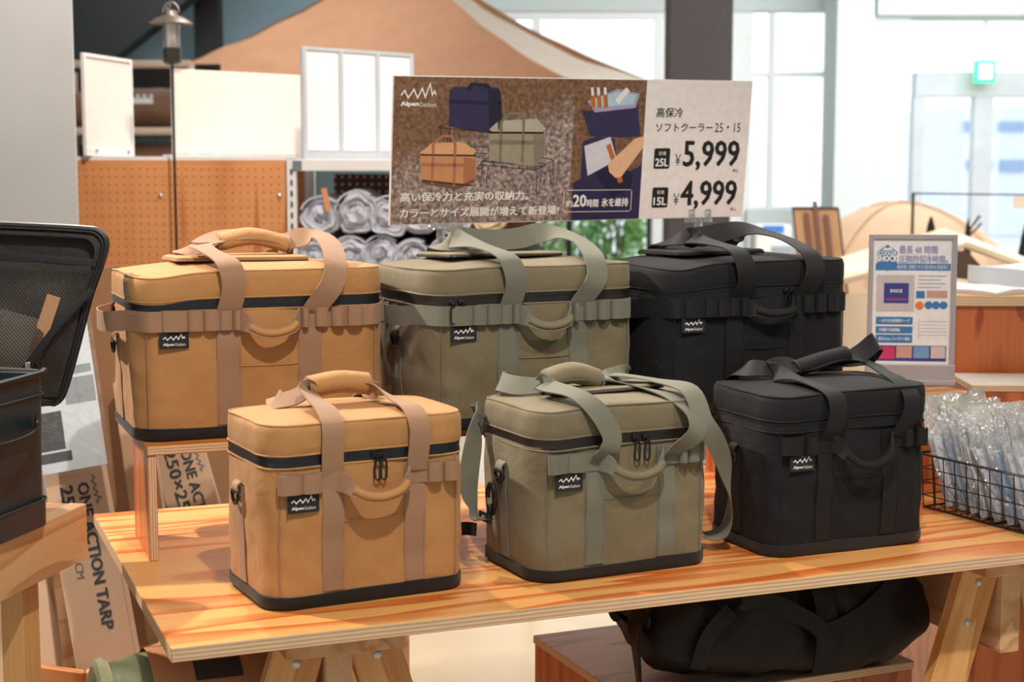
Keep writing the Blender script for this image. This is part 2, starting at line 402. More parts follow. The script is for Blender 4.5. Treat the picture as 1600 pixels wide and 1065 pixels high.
# glass doors and transom at the far right
r = thing('door_1', None, None, (0, 12.6, 0), 0, kind='structure')
xa, xb, xc, xd = at(1425, 200, 12.6).x, at(1533, 200, 12.6).x, at(1720, 200, 12.6).x, at(1533, 200, 12.6).x
zt, zh, zl = at(0, 28, 12.6).z, at(0, 113, 12.6).z, at(0, 152, 12.6).z
m_alu = plain('lilac_grey_door_frame', s(200, 208, 218), rough=.45)
MB().box(((xa+xc)/2, 0, (zh+zl)/2), (xc-xa, .14, zh-zl)).build('door_header', m_alu, r, bevel=.01)
MB().box((xa+.04, 0, zl/2), (.09, .12, zl)).build('door_jamb', m_alu, r)
MB().box((xb, 0, zl/2), (.15, .12, zl)).build('door_post', m_alu, r)
MB().box((xc, 0, zl/2), (.12, .12, zl)).build('door_jamb', m_alu, r)
MB().box(((xa+xb)/2-.02, 0, zl/2), (xb-xa-.24, .012, zl)).build('door_pane', m_pane, r)
MB().box(((xb+xc)/2, 0, zl/2), (xc-xb-.3, .012, zl)).build('door_pane', m_pane, r)
MB().box(((xa+xc)/2, 0, (zt+zh)/2), (xc-xa, .012, zt-zh)).build('transom_pane', m_pane, r)
# exit sign
m_green = plain('exit_sign_green', s(60, 220, 150), rough=.5, emit=1.2); m_lit = plain('exit_sign_white', s(250, 255, 252), rough=.5, emit=1.6)
p = at(1538, 112, 12.3)
e = thing('exit_sign', 'small green and white lit exit sign high above the glass door', 'sign', (p.x, p.y, p.z))
MB().box((0, 0, 0), (.16, .06, .17)).build('sign_housing', m_green, e, bevel=.01)
MB().box((0, -.035, 0), (.10, .012, .11)).build('lit_panel', m_lit, e, bevel=.003)
b = MB(); b.lathe([(.011, 0), (.013, .01), (.011, .022), (.001, .026)], 10, (-.01, -.043, .024))
b.tube([(-.01, -.043, .02), (.004, -.043, -.012)], .009); b.tube([(.004, -.043, -.012), (.022, -.043, -.042)], .006); b.tube([(.004, -.043, -.012), (-.022, -.043, -.04)], .006); b.tube([(-.008, -.043, .014), (.022, -.043, .004)], .005)
b.build('running_figure', m_green, e, smooth=True)
b = MB(); b.tube([(0, 0, .085), (0, 0, 2.5)], .012); o = b.build('hanger_rod', m_frame, e)
o.scale = (1, 1, (3.6-p.z)/2.5); 

# dark square column behind the price sign
p0, p1 = at(1048, 60, 7.5), at(1145, 60, 7.5)
struct(MB().box(((p0.x+p1.x)/2, 7.65, 1.8), (p1.x-p0.x, .3, 3.6)).build('trim_5', m_dkcol))
# black diagonal brace and steel post upper left
def beam(name, a, b_, wd, th, mat):
    o = board(name, a, b_, wd, th, (0, -1, 0), [mat]); return struct(o)
beam('trim_6', at(-60, 165, 11.5), at(330, -145, 11.5), .88, .25, m_beam)
a = at(326, 40, 12.2); struct(MB().box((a.x, 12.2, 1.8), (.19, .19, 3.6)).build('trim_7', m_beam))
# grey plaster column at left
xr = at(119, 200, 4.3).x
_c = MB().box((-.45, .25, 1.8), (.9, .5, 3.6)).build('wall_left.001', m_conc, bevel=.004, loc=(xr, 4.3, 0), rot=(0, 0, R(17))); struct(_c)
# outside: paving, far buildings, greenery
m_pave = plain('outdoor_paving', s(215, 218, 220), rough=.8)
struct(MB().box((3, 32, -.06), (60, 38, .1)).build('ground_outside', m_pave))
m_bld = plain('far_building_wall', s(226, 232, 240), rough=.8); m_bldw = plain('far_building_glass', s(150, 172, 205), rough=.4)
def far_building(u0, u1, v0, y, label, wins):
    a, c = at(u0, v0, y), at(u1, v0, y)
    t = thing('building', label, 'building', ((a.x+c.x)/2, y, 0))
    MB().box((0, 2, a.z/2), (c.x-a.x, 4, a.z)).build('facade', m_bld, t)
    for (ua, va, ub, vb) in wins:
        q, w_ = at(ua, va, y), at(ub, vb, y)
        f = MB().box(((q.x+w_.x)/2-t.location.x, -.02, (q.z+w_.z)/2), (abs(w_.x-q.x), .1, abs(q.z-w_.z))).build('window', m_bldw, t)
far_building(1492, 1720, 165, 34, 'pale far building seen through right glass door', [(1505, 190, 1545, 205), (1560, 190, 1600, 205), (1510, 250, 1548, 265), (1562, 250, 1600, 268)])
# ------------------------------------------------------------------ soft coolers
def cooler(sp):
    W, D, H, big = sp['W'], sp['D'], sp['H'], sp['big']
    sd = sp['seed']; mc, mw, mz = sp['cloth'], sp['web'], sp['zip']
    root = thing('soft_cooler_bag', sp['label'], 'cooler bag', sp['loc'], R(sp['yaw']), sp['group'])
    rc = .042 if not big else .05
    zb0, zt = .022, H-.044
    zz = .018 if not big else .02
    def perim(nc=8, nx=26, ny=18):
        out = []
        hx, hy = W/2-rc, D/2-rc
        def arc(cx, cy, a0):
            for j in range(nc):
                a = a0+PI/2*j/nc; out.append((cx+rc*math.cos(a), cy+rc*math.sin(a), math.cos(a), math.sin(a)))
        def line(x0, y0, x1, y1, nx_, ny_, n):
            for j in range(n):
                t = j/n; out.append((x0+(x1-x0)*t, y0+(y1-y0)*t, nx_, ny_))
        line(-hx, -D/2, hx, -D/2, 0, -1, nx); arc(hx, -hy, -PI/2)
        line(W/2, -hy, W/2, hy, 1, 0, ny); arc(hx, hy, 0)
        line(hx, D/2, -hx, D/2, 0, 1, nx); arc(-hx, hy, PI/2)
        line(-W/2, hy, -W/2, -hy, -1, 0, ny); arc(-hx, -hy, PI)
        return out
    PP = perim()
    def disp(x, y, nx, ny, z):
        t = min(1, max(0, (z-zb0)/(zt-zb0)))
        fx = max(0, 1-(abs(x)/(W/2))**3); fy = max(0, 1-(abs(y)/(D/2))**3)
        face = fx*abs(ny)+fy*abs(nx)
        bulge = (.005*face-.0015)*math.sin(PI*t)**.8*(1.25 if abs(nx) > .5 else 1)
        q = Vector((x*1.0, y*1.0, z*1.0))
        amp = math.sin(PI*t)**.5 if 0 < t < 1 else 0
        n1 = noise.noise(q*8+Vector((sd, 0, 0)))*.0065
        n2 = noise.noise(Vector((x*26+z*18, y*26, z*14-x*10))+Vector((sd, 3, 0)))*.0034
        # diagonal creases that gather at the lower corners
        e = (max(0, 1-t*2.2))*(1-face*.75)
        n3 = math.sin((z*1.0+.6*abs(x+y))*95+sd*3+4*noise.noise(q*11))*.0030*e
        return bulge+amp*(n1+n2+n3)
    def fy(x, z, off=0): return -(D/2+disp(x, -D/2, 0, -1, z)+off)
    def shell(mb, zs, off=lambda z: 0, dis=True, capb=False, capt=False):
        k = len(PP); vs = []
        for z in zs:
            for x, y, nx, ny in PP:
                o = off(z)+(disp(x, y, nx, ny, z) if dis else 0)
                vs.append((x+nx*o, y+ny*o, z))
        fs = [(i*k+j, i*k+(j+1) % k, (i+1)*k+(j+1) % k, (i+1)*k+j) for i in range(len(zs)-1) for j in range(k)]
        if capb: fs.append(tuple(range(k-1, -1, -1)))
        if capt: fs.append(tuple((len(zs)-1)*k+j for j in range(k)))
        return mb.add(vs, fs)
    lin = lambda a, c, n: [a+(c-a)*i/n for i in range(n+1)]
    shell(MB(), lin(zb0-.004, zt-zz+.002, 36), capb=True, capt=True).build('bag_body', mc, root, smooth=True, sharp=60)
    # black base, slightly proud
    def boff(z): return .0028 if z > .006 else .0028-(.006-z)*.9
    def bshell(mb):
        k = len(PP); zs = [0, .002, .006, .012, .018, .021, .0215]; vs = []
        for i, z in enumerate(zs):
            for x, y, nx, ny in PP:
                o = boff(z)+(0 if i < 6 else -.004)
                o += noise.noise(Vector((x*14+sd, y*14, z*10)))*.0012
                vs.append((x+nx*o, y+ny*o, z+(.003*noise.noise(Vector((x*9, y*9, sd))) if i > 3 else 0)))
        mb.add(vs, [(i*k+j, i*k+(j+1) % k, (i+1)*k+(j+1) % k, (i+1)*k+j) for i in range(len(zs)-1) for j in range(k)]+[tuple(range(k-1, -1, -1))])
        return mb
    bshell(MB()).build('base_band', sp.get('basem', m_base), root, smooth=True, sharp=60)
    # zip band
    zs = lin(zt-zz, zt, 5)
    def sagz(x, y): # lid dips toward the left end on the front
        return -sp.get('dip', .004)*math.exp(-((x+W/2-.03)/.05)**2)
    def bandshell(mb, zs, offs):
        k = len(PP); vs = []
        for z, o0 in zip(zs, offs):
            for x, y, nx, ny in PP:
                o = o0+noise.noise(Vector((x*12+sd, y*12, z*9)))*.0012
                vs.append((x+nx*o, y+ny*o, z+sagz(x, y)*.7))
        return mb.add(vs, [(i*k+j, i*k+(j+1) % k, (i+1)*k+(j+1) % k, (i+1)*k+j) for i in range(len(zs)-1) for j in range(k)])
    bandshell(MB(), [zt-zz-.001]+zs+[zt+.001], [-.002, .0010, .0016, .0008, .0008, .0016, .0010, -.002]).build('zip_band', mz, root, smooth=True)
    # welt cords above and below the zip
    for zc in (zt-zz, zt+.0005):
        MB().tube([(x+nx*.0016, y+ny*.0016, zc+sagz(x, y)*.7) for x, y, nx, ny in PP], .0016, 6, closed=True).build('welt', mc, root, smooth=True)
    # lid: side wall, rounded shoulder and softly crowned top
    lm = MB(); k = len(PP)
    prof = [(zt, .001, 0), (zt+.006, .0025, 0), (zt+.014, .003, 0), (H-.012, .0025, 0), (H-.006, .0015, .15), (H-.002, -.001, .3), (H-.0005, -.003, .5)]
    vs = []
    for z, o0, g in prof:
        for x, y, nx, ny in PP:
            o = o0+noise.noise(Vector((x*10+sd, y*10, z*6)))*.0025
            vs.append((x+nx*o, y+ny*o, z+sagz(x, y)+noise.noise(Vector((x*6, y*6, sd*2)))*.004))
    fr = [.95, .88, .78, .64, .48, .3, .12]
    for f in fr:
        for x, y, nx, ny in PP:
            X, Y = (x-nx*.003)*f, (y-ny*.003)*f
            zc = H+sp.get('crown', .010)*(1-f**2.2)+.003*noise.noise(Vector((X*9+sd, Y*9, 1)))+noise.noise(Vector((x*6, y*6, sd*2)))*.004*f+sagz(x, y)*f**3
            vs.append((X, Y, zc))
    n = len(prof)+len(fr)
    fs = [(i*k+j, i*k+(j+1) % k, (i+1)*k+(j+1) % k, (i+1)*k+j) for i in range(n-1) for j in range(k)]+[tuple((n-1)*k+j for j in range(k))]
    lm.add(vs, fs); lid = lm.build('lid', mc, root, smooth=True, sharp=60)
    MB().tube([(x-nx*.0012, y-ny*.0012, H-.0012+sagz(x, y)+noise.noise(Vector((x*6, y*6, sd*2)))*.004) for x, y, nx, ny in PP], .0018, 6, closed=True).build('piping', mc, lid, smooth=True)
    # quick access flap on the lid
    if sp.get('flap'):
        fx0, fx1, fy0, fy1, cr_ = sp['flap']
        q = []
        for (cx, cy, a0) in ((fx1-cr_, fy0+cr_, -90), (fx1-cr_, fy1-cr_, 0), (fx0+cr_, fy1-cr_, 90), (fx0+cr_, fy0+cr_, 180)):
            for j in range(5):
                a = R(a0+90*j/4); q.append((cx+cr_*math.cos(a), cy+cr_*math.sin(a)))
        def fz(x, y): return H+sp.get('crown', .010)*.8+.005+.006*max(0, (0.0-y)/.1)+.003*noise.noise(Vector((x*12, y*12, sd)))
        kk = len(q)
        vs = [(x, y, fz(x, y)-.0055) for x, y in q]+[(x, y, fz(x, y)) for x, y in q]+[(x*.96+.04*(fx0+fx1)/2, y*.93+.07*(fy0+fy1)/2, fz(x, y)+.0025) for x, y in q]
        fs = [tuple(range(kk-1, -1, -1))]+[(i*kk+j, i*kk+(j+1) % kk, (i+1)*kk+(j+1) % kk, (i+1)*kk+j) for i in range(2) for j in range(kk)]+[tuple(2*kk+j for j in range(kk))]
        fo = MB().add(vs, fs).build('lid_flap', mc, root, smooth=True)
        MB().tube([(x, y, fz(x, y)-.004) for x, y in q], .0022, 6, closed=True).build('flap_binding', mz if not sp.get('tanflap') else mw, fo, smooth=True)
    # vertical webbing on the front and back
    ww = .033 if not big else .040
    sx = sp['sx']; zm = sp['zm']; mh = .030 if not big else .034
    for xs in sx:
        MB().ribbon([(xs, fy(xs, z, .0012), z, 1, 0, 0) for z in lin(.024, zm, 12)], ww, .0018, 2).build('front_webbing', mw, root, smooth=True)
        MB().ribbon([(xs, D/2+disp(xs, D/2, 0, 1, z)+.0012, z, 1, 0, 0) for z in lin(.024, zm, 12)], ww, .0018, 2).build('back_webbing', mw, root, smooth=True)
        for side in (-1, 1):                                        # stitch rows
            MB().tube([(xs+side*(ww/2-.0025), fy(xs+side*.01, z, .0024), z) for z in lin(.026, zm-.018, 14)], .0005, 4).build('stitching', mw, root)
    # horizontal webbing band
    xe = W/2-.020
    def bandpath(xa, xb, n=14): return [(x, fy(x, zm, .0030), zm, 0, 0, 1) for x in lin(xa, xb, n)]
    ends = (sx[0]+ww/2+.001, sx[1]-ww/2-.001)
    if not big:
        MB().ribbon(bandpath(-xe, ends[0]), mh, .0016, 2).build('webbing_band', mw, root, smooth=True)
        MB().ribbon(bandpath(ends[1], xe), mh, .0016, 2).build('webbing_band', mw, root, smooth=True)
    else:
        a, lo = D/2, sp['loop']
        out_ = W/2+.004
        def sidepath(sg):
            P = [(sg*(out_-.004), .085, zm), (sg*(out_+.004), .062, zm), (sg*(out_+lo*.85), .040, zm-.004), (sg*(out_+lo), .005, zm-.006), (sg*(out_+lo*.9), -.045, zm-.005), (sg*(out_+lo*.35), -.075, zm-.002), (sg*(out_+.001), -.092, zm), (sg*(W/2-.012), -D/2+.010, zm)]
            return [(x, y, z, 0, 0, 1) for x, y, z in P]
        MB().ribbon(sidepath(-1)+bandpath(-xe+.004, ends[0], 18), mh, .002, 3).build('webbing_band', mw, root, smooth=True)
        MB().ribbon(sidepath(1)+bandpath(xe-.004, ends[1], 12), mh, .002, 3).build('webbing_band', mw, root, smooth=True)
    for (xa, xb, amp) in sp['loops']:
        y = lambda x, o: fy(x, zm, .0045+o)
        P = [(xa, y(xa, 0), zm, 0, 0, 1), (xa+(xb-xa)*.06, y(xa, amp*.55), zm, 0, 0, 1), (xa+(xb-xa)*.3, y(xa, amp), zm, 0, 0, 1), (xa+(xb-xa)*.7, y(xb, amp*.95), zm, 0, 0, 1), (xa+(xb-xa)*.95, y(xb, amp*.5), zm, 0, 0, 1), (xb, y(xb, 0), zm, 0, 0, 1)]
        MB().ribbon(P, mh*.97, .0018, 4).build('webbing_loop', mw, root, smooth=True)
    # small front grab handle
    g0, g1, sag, outw = sp['grab']
    zg = zm-.002
    P = [(g0-.006, fy(g0, zm, .004), zm, 0, 0, 1, 1), (g0+.002, fy(g0, zm, .014), zg-.002, 0, .1, 1, .95), (g0+.010, fy(g0, zm, outw*.75), zg-sag*.45, 0, .3, 1, .62),
         (g0+(g1-g0)*.3, fy(g0, zm, outw), zg-sag*.9, 0, .3, 1, .5), (g0+(g1-g0)*.55, fy(0, zm, outw*1.04), zg-sag, 0, .3, 1, .5), (g0+(g1-g0)*.82, fy(g1, zm, outw), zg-sag*.7, 0, .3, 1, .5),
         (g1-.006, fy(g1, zm, outw*.8), zg-sag*.25, 0, .3, 1, .6), (g1+.001, fy(g1, zm, .014), zg+.001, 0, .1, 1, .9), (g1+.006, fy(g1, zm, .004), zm, 0, 0, 1, 1)]
    gh = MB().ribbon(P, mh, .0022, 5).build('grab_handle', mw, root, smooth=True)
    core = cr([p[:3] for p in P[2:7]], 5)
    MB().tube(core, .0062, 10).build('handle_sleeve', mc, gh, smooth=True)
    # pocket seam and side seams
    zp = sp['pocket']
    MB().tube([(x, fy(x, zp, .0006), zp-.002*math.sin(PI*(x-sx[0])/(sx[1]-sx[0]))) for x in lin(sx[0]+ww/2, sx[1]-ww/2, 10)], .0011, 5).build('pocket_hem', mc, root)
    for sgn in (-1, 1):
        MB().tube([(sgn*xe, -D/2+.0016-.0008-disp(sgn*xe, -D/2, 0, -1, z)+(.0035 if rc > W/2-xe else 0), z) for z in lin(.022, zt-zz, 14)], .0009, 5).build('side_seam', sp.get('seamm', mw), root)
    # woven label with emblem
    lx, lz = sp['lab']; lw, lh = .048, .026
    yl = min(fy(lx+d, lz, .003) for d in (-lw/2, 0, lw/2))
    lp = MB().box((0, 0, 0), (lw, .0012, lh)).build('label_patch', m_label, root, bevel=.0004, seg=1, loc=(lx, yl, lz))
    em = MB(); zigzag(em, -.018, .018, .001, .0105, -.0009, .0016); em.build('peak_emblem', m_white, lp)
    tx = MB(); put_text(tx, 'Alpen', -.018, .0, -.0095, -.0035, -.0009, .02); put_text(tx, 'Outdoors', .0015, .0185, -.0088, -.0035, -.0009, .0); tx.build('lettering', m_white, lp)
    # side tab, D ring and webbing
    for sgn in (-1, 1):
        xs_ = sgn*(W/2)
        def px(z, o): return sgn*(W/2+disp(xs_, 0, sgn, 0, z)+o)
        zr = sp['ring']
        MB().ribbon([(px(z, .0014), .0, z, 0, 1, 0) for z in lin(.024, zr+.004, 10)], .026, .0016, 2).build('side_webbing', mw, root, smooth=True)
        tb = MB().ribbon([(px(zr, .002), 0, zr+.012, 0, 1, 0), (px(zr, .008), 0, zr+.008, 0, 1, 0), (px(zr, .010), 0, zr, 0, 1, 0), (px(zr, .004), 0, zr-.008, 0, 1, 0)], .024, .0018, 4).build('ring_tab', mw, root, smooth=True)
        MB().tube([(px(zr, .009), .014*math.cos(a), zr-.004+.018*math.sin(a) if math.sin(a) < 0 else zr-.004) for a in [R(q) for q in range(-180, 180, 15)]], .0028, 8, closed=True).build('ring', m_plast, tb, smooth=True)
    # zip sliders
    for i, px_ in enumerate(sp.get('pulls', ())):
        zc = zt-zz*.5+sagz(px_, 0)
        sl = MB().box((px_, fy(px_, zt, .004), zc), (.012, .006, .009)).build('zip_slider', m_plast, root, bevel=.002)
        MB().tube([(px_, fy(px_, zt, .006), zc), (px_, fy(px_, zt, .012), zc-.002), (px_, fy(px_, zt, .010), zc-.008)], .002, 6).build('slider_bridge', m_plast, sl, smooth=True)
        b = MB(); a0 = [(-.0035, 0), (-.0045, -.012), (-.004, -.026), (0, -.030), (.004, -.026), (.0045, -.012), (.0035, 0), (0, .002)]
        b.tube([(px_+x, fy(px_, zt, .010), zc-.007+z) for x, z in a0], .0016, 6, closed=True)
        b.build('zip_pull', m_plast, sl, smooth=True)
    # carry handles: loose loops of webbing over the lid
    for nm, P in (('carry_strap', sp['front']), ('carry_strap', sp['back'])):
        MB().ribbon(P, ww, .0022, 8).build(nm, mw, root, smooth=True, sharp=50)
    if sp.get('grip'):
        (p0, pm, p1), rx, rz_, upv = sp['grip']
        path = cr([p0, pm, p1], 7); k2 = len(path)
        rr = [rx*(.86 if i in (0, k2-1) else 1) for i in range(k2)]
        gp = MB().tube(path, rr, 16, flat=rz_/rx, up=upv).build('padded_grip', mc, root, smooth=True, sharp=70)
        for e_ in (0, -1):
            MB().tube([tuple(Vector(path[e_])+(Vector(upv).normalized()*math.cos(a)*rx*.92+(Vector(path[-1])-Vector(path[0])).normalized().cross(Vector(upv).normalized())*math.sin(a)*rz_*.92)) for a in [2*PI*j/18 for j in range(18)]], .0022, 6, closed=True).build('grip_binding', mw, gp, smooth=True)
    for nm, P, wd, mt in sp.get('extra', ()):
        MB().ribbon(P, wd, .0018, 6).build(nm, mt, root, smooth=True)
    return root, fy

def lower(P, dz, dx=0, z0=.27):
    out = []
    for q in P:
        f = min(1, max(0, (q[2]-z0)/.035)); out.append((q[0]+dx*f, q[1], q[2]-dz*f)+tuple(q[3:]))
    return out
def fit(sp, dz, dx=0, z0=.27):
    sp['front'] = lower(sp['front'], dz, dx, z0); sp['back'] = lower(sp['back'], dz, dx, z0)
    if sp.get('grip'):
        (a, b_, c), rx, rz_, up = sp['grip']; f = lambda q: (q[0]+dx, q[1], q[2]-dz); sp['grip'] = ((f(a), f(b_), f(c)), rx, rz_, up)
def mirror_back(P): return [(x, -y, z, a, b, c) for x, y, z, a, b, c in P]
SM = dict(W=.318, D=.215, H=.272, big=False, sx=(-.060, .070), zm=.187, ring=.165, grab=(-.046, .056, .022, .030), pocket=.127,
          loops=[(-.142, -.108, .007), (-.107, -.078, .008), (.091, .112, .007), (.116, .140, .009)], lab=(-.106, .158), group='soft coolers of the front row on the tabletop')
BG = dict(W=.42, D=.28, H=.279, big=True, sx=(-.062, .076), zm=.199, ring=.160, grab=(-.040, .054, .020, .032), pocket=.122, loop=.034,
          lab=(-.152, .168), group='large soft coolers on the riser')
LL = [(-.170, -.130, .006), (-.128, -.104, .006), (-.102, -.077, .008), (-.076, -.056, .007), (-.054, -.043, .011), (.062, .073, .010), (.086, .108, .008), (.114, .136, .010), (.142, .168, .008)]
X, Y1 = (1, 0, 0), (0, 1, 0)
BAGS = []
# small tan
F = [(-.060, -.112, .192)+X, (-.062, -.120, .235)+X, (-.060, -.117, .268)+X, (-.058, -.085, .289, 1, .1, 0), (-.056, -.045, .306, .95, .35, -.2), (-.052, -.012, .322, .5, .8, .1), (-.036, -.002, .330, 0, 1, .3), (0, -.002, .332, 0, 1, .2), (.04, -.002, .328, 0, 1, .2),
     (.060, -.02, .312, .3, .9, -.2), (.068, -.055, .293, .8, .5, -.1), (.073, -.092, .283, 1, .1, 0), (.075, -.118, .262)+X, (.074, -.121, .235)+X, (.072, -.113, .192)+X]
K = [(-.060, .112, .192)+X, (-.064, .122, .240)+X, (-.070, .10, .280)+X, (-.088, .06, .287, .6, .8, .3), (-.094, .025, .290, .3, .8, .5), (-.070, .010, .300, 0, .8, .5), (-.040, .004, .318, 0, .9, .4), (0, .004, .320, 0, 1, 0), (.04, .004, .316, 0, 1, 0), (.062, .03, .300, .4, .8, 0), (.070, .08, .284)+X, (.074, .118, .262)+X, (.072, .112, .192)+X]
BAGS.append(dict(SM, cloth=m_tan, web=m_tanw, zip=m_zip, seed=1.3, loc=(-.2575, 2.3193, .75), yaw=27, front=F, back=K, pulls=(.008, .018),
    grip=(((-.046, 0, .322), (.003, 0, .328), (.050, 0, .322)), .019, .017, (0, 1, .25)), dip=.002,
    label='small tan cooler bag with pinkish straps, front left of the table'))
# small olive, with shoulder strap
F = [(-.058, -.112, .192)+X, (-.046, -.126, .205)+X, (-.040, -.128, .228, 1, 0, .3), (-.060, -.119, .266, 1, 0, .25), (-.078, -.088, .294, .97, .2, .2), (-.094, -.03, .306, .7, .7, .4), (-.080, -.008, .316, .2, 1, .3), (-.04, -.004, .320, 0, 1, .2), (.0, -.004, .316, 0, 1, .2),
     (.03, -.01, .300, .2, .9, -.2), (.064, -.045, .286, .8, .6, -.2), (.090, -.09, .276, 1, .3, 0), (.110, -.126, .250, 1, .1, -.2), (.108, -.136, .222, 1, 0, -.2), (.080, -.122, .196)+X, (.072, -.112, .190)+X]
K = [(-.060, .112, .192)+X, (-.070, .124, .240)+X, (-.100, .104, .282, 1, .3, .3), (-.132, .07, .300, .6, .6, .7), (-.120, .030, .296, .2, .6, .8), (-.085, .012, .298, 0, .8, .5), (-.04, .004, .310, 0, 1, 0), (.02, .004, .308, 0, 1, 0), (.060, .03, .306, .1, .8, .6), (.10, .07, .300, .6, .7, .3), (.090, .11, .285)+X, (.078, .122, .250)+X, (.072, .112, .192)+X]
SH = [(.172, .0, .150, 0, 1, 0), (.186, .0, .120, 0, 1, 0), (.190, -.006, .060, 0, 1, 0), (.200, -.02, .028, .2, 1, .2), (.222, -.040, .030, .2, 1, .3), (.232, -.048, .062, .3, 1, .2), (.216, -.072, .110, .6, .8, .2), (.184, -.104, .160, .9, .3, .3), (.150, -.128, .205, 1, 0, .5), (.124, -.132, .240, 1, .1, .5), (.118, -.10, .286, 1, .3, .3), (.090, -.04, .296, .8, .7, 0), (.05, .02, .300, .5, .9, 0), (.02, .07, .292, .7, .7, 0), (.0, .118, .27, 1, 0, 0), (-.02, .135, .2, 1, 0, 0), (-.08, .15, .14, .7, .5, 0), (-.12, .13, .17, .6, .8, 0), (-.160, .105, .235, .5, .9, .3), (-.172, .085, .238, .5, .9, .2), (-.186, .066, .200, .95, .3, 0), (-.200, .052, .155, 1, .1, .1), (-.206, .040, .120, .95, .4, .1), (-.206, .018, .092, .4, 1, .1), (-.200, -.008, .088, .1, 1, 0)]
BAGS.append(dict(SM, cloth=m_olv, web=m_olvw, zip=m_zipb, seed=4.7, loc=(.1345, 2.4702, .75), yaw=25.7, front=F, back=K, pulls=(.012, .030), flap=(-.09, .11, -.045, .070, .02),
    grip=(((-.078, 0, .316), (-.03, 0, .326), (.018, 0, .312)), .021, .017, (0, 1, .3)), dip=.005, loops=[(-.142, -.108, .006), (-.107, -.078, .006), (.092, .105, .008), (.108, .128, .006)],
    extra=[('shoulder_strap', SH, .034, m_olvw)],
    label='small olive cooler bag with long clipped shoulder strap, front centre'))
# small black
F = [(-.062, -.112, .190)+X, (-.052, -.124, .215)+X, (-.046, -.124, .250)+X, (-.050, -.108, .272, 1, 0, 0), (-.070, -.05, .286, .8, .6, 0), (-.082, 0, .292, .3, .9, .5), (-.070, .035, .300, -.2, .7, .9), (-.045, .036, .304, 0, .6, .8), (-.010, .02, .300, .1, 1, .2), (.04, .02, .312, 0, 1, 0), (.085, .03, .318, 0, .9, .4),
     (.118, .02, .302, .2, .9, .2), (.112, -.03, .290, .8, .6, 0), (.106, -.08, .280)+X, (.104, -.118, .260)+X, (.098, -.124, .225)+X, (.082, -.112, .190)+X]
K = [(-.062, .112, .190)+X, (-.10, .122, .250)+X, (-.115, .085, .284, .8, .6, 0), (-.105, .045, .300, .2, .7, .7), (-.06, .03, .296, 0, .8, .6), (0, .03, .296, 0, 1, 0), (.06, .03, .304, 0, 1, .2), (.110, .034, .322, 0, .7, .8), (.150, .050, .338, -.1, .5, .9), (.172, .075, .330, -.6, .3, .8), (.165, .088, .305, -.5, .6, .6), (.13, .085, .290, .5, .8, .2), (.10, .11, .280)+X, (.09, .122, .25)+X, (.082, .112, .190)+X]
BAGS.append(dict(SM, cloth=m_blk, web=m_blkw, zip=m_blk, seed=8.1, loc=(.5290, 2.6243, .75), yaw=23, front=F, back=K, dip=.003, grab=(-.044, .064, .034, .032), seamm=m_plast,
    grip=(((-.030, .026, .302), (.02, .026, .314), (.075, .03, .322)), .018, .014, (0, 1, .1)), loops=[(-.142, -.108, .007), (-.100, -.080, .011), (.096, .112, .008), (.120, .142, .010)],
    label='small black cooler bag with twisted grip, nearest the wire basket'))
# large tan
F = [(-.062, -.146, .210)+X, (-.054, -.158, .250)+X, (-.056, -.156, .278)+X, (-.064, -.135, .298, 1, .1, 0), (-.082, -.075, .312, .9, .5, 0), (-.088, -.02, .320, .3, .9, .2), (-.060, .01, .334, 0, 1, .5), (-.02, .01, .338, 0, 1, .4), (.03, .01, .332, 0, 1, .4), (.066, .01, .324, 0, .8, .6), (.084, .0, .330, .3, .5, .9),
     (.112, -.02, .334, .8, .6, .2), (.128, -.075, .318, 1, .3, 0), (.124, -.140, .290, 1, 0, -.2), (.112, -.162, .255, 1, 0, -.3), (.086, -.152, .216)+X, (.078, -.146, .206)+X]
K = [(-.062, .146, .210)+X, (-.066, .158, .260)+X, (-.072, .13, .298)+X, (-.095, .06, .308, .8, .6, .2), (-.080, .03, .312, 0, .8, .6), (-.05, .02, .318, 0, 1, .3), (0, .02, .318, 0, 1, 0), (.05, .02, .314, 0, 1, 0), (.09, .05, .310, .6, .7, .1), (.09, .13, .298)+X, (.08, .158, .26)+X, (.078, .146, .210)+X]
BAGS.append(dict(BG, cloth=m_tan, web=m_tanw, zip=m_zip, W=.428, seed=12.9, loc=(-.4680, 2.6892, .94), yaw=22.5, front=F, back=K, loops=LL, flap=(-.128, .100, -.06, .095, .012), tanflap=True, dip=.008, crown=.012,
    grip=(((-.070, .012, .326), (-.01, .012, .336), (.055, .012, .320)), .020, .014, (0, 1, .5)),
    label='large tan cooler bag on the left end of the riser'))
# large olive
F = [(-.058, -.146, .210)+X, (-.052, -.158, .250)+X, (-.056, -.156, .278)+X, (-.064, -.135, .300, 1, .1, 0), (-.082, -.075, .314, .9, .4, .1), (-.100, -.02, .324, .5, .5, .6), (-.098, .006, .330, 0, .4, .9), (-.070, .0, .326, 0, .3, .9), (-.02, -.006, .322, 0, .4, .9), (.03, -.008, .326, 0, .4, .9), (.066, -.012, .336, .1, .5, .9),
     (.10, -.03, .334, .7, .6, .4), (.118, -.08, .318, 1, .3, 0), (.110, -.140, .292)+X, (.104, -.160, .255)+X, (.080, -.150, .216)+X, (.076, -.146, .206)+X]
K = [(-.062, .146, .210)+X, (-.066, .158, .260)+X, (-.076, .13, .300)+X, (-.098, .06, .312, .8, .6, .2), (-.09, .03, .320, 0, .6, .8), (-.05, .012, .318, 0, .5, .8), (0, .006, .316, 0, .5, .8), (.05, .006, .318, 0, .5, .8), (.09, .04, .316, .6, .7, .1), (.09, .13, .298)+X, (.08, .158, .26)+X, (.078, .146, .210)+X]
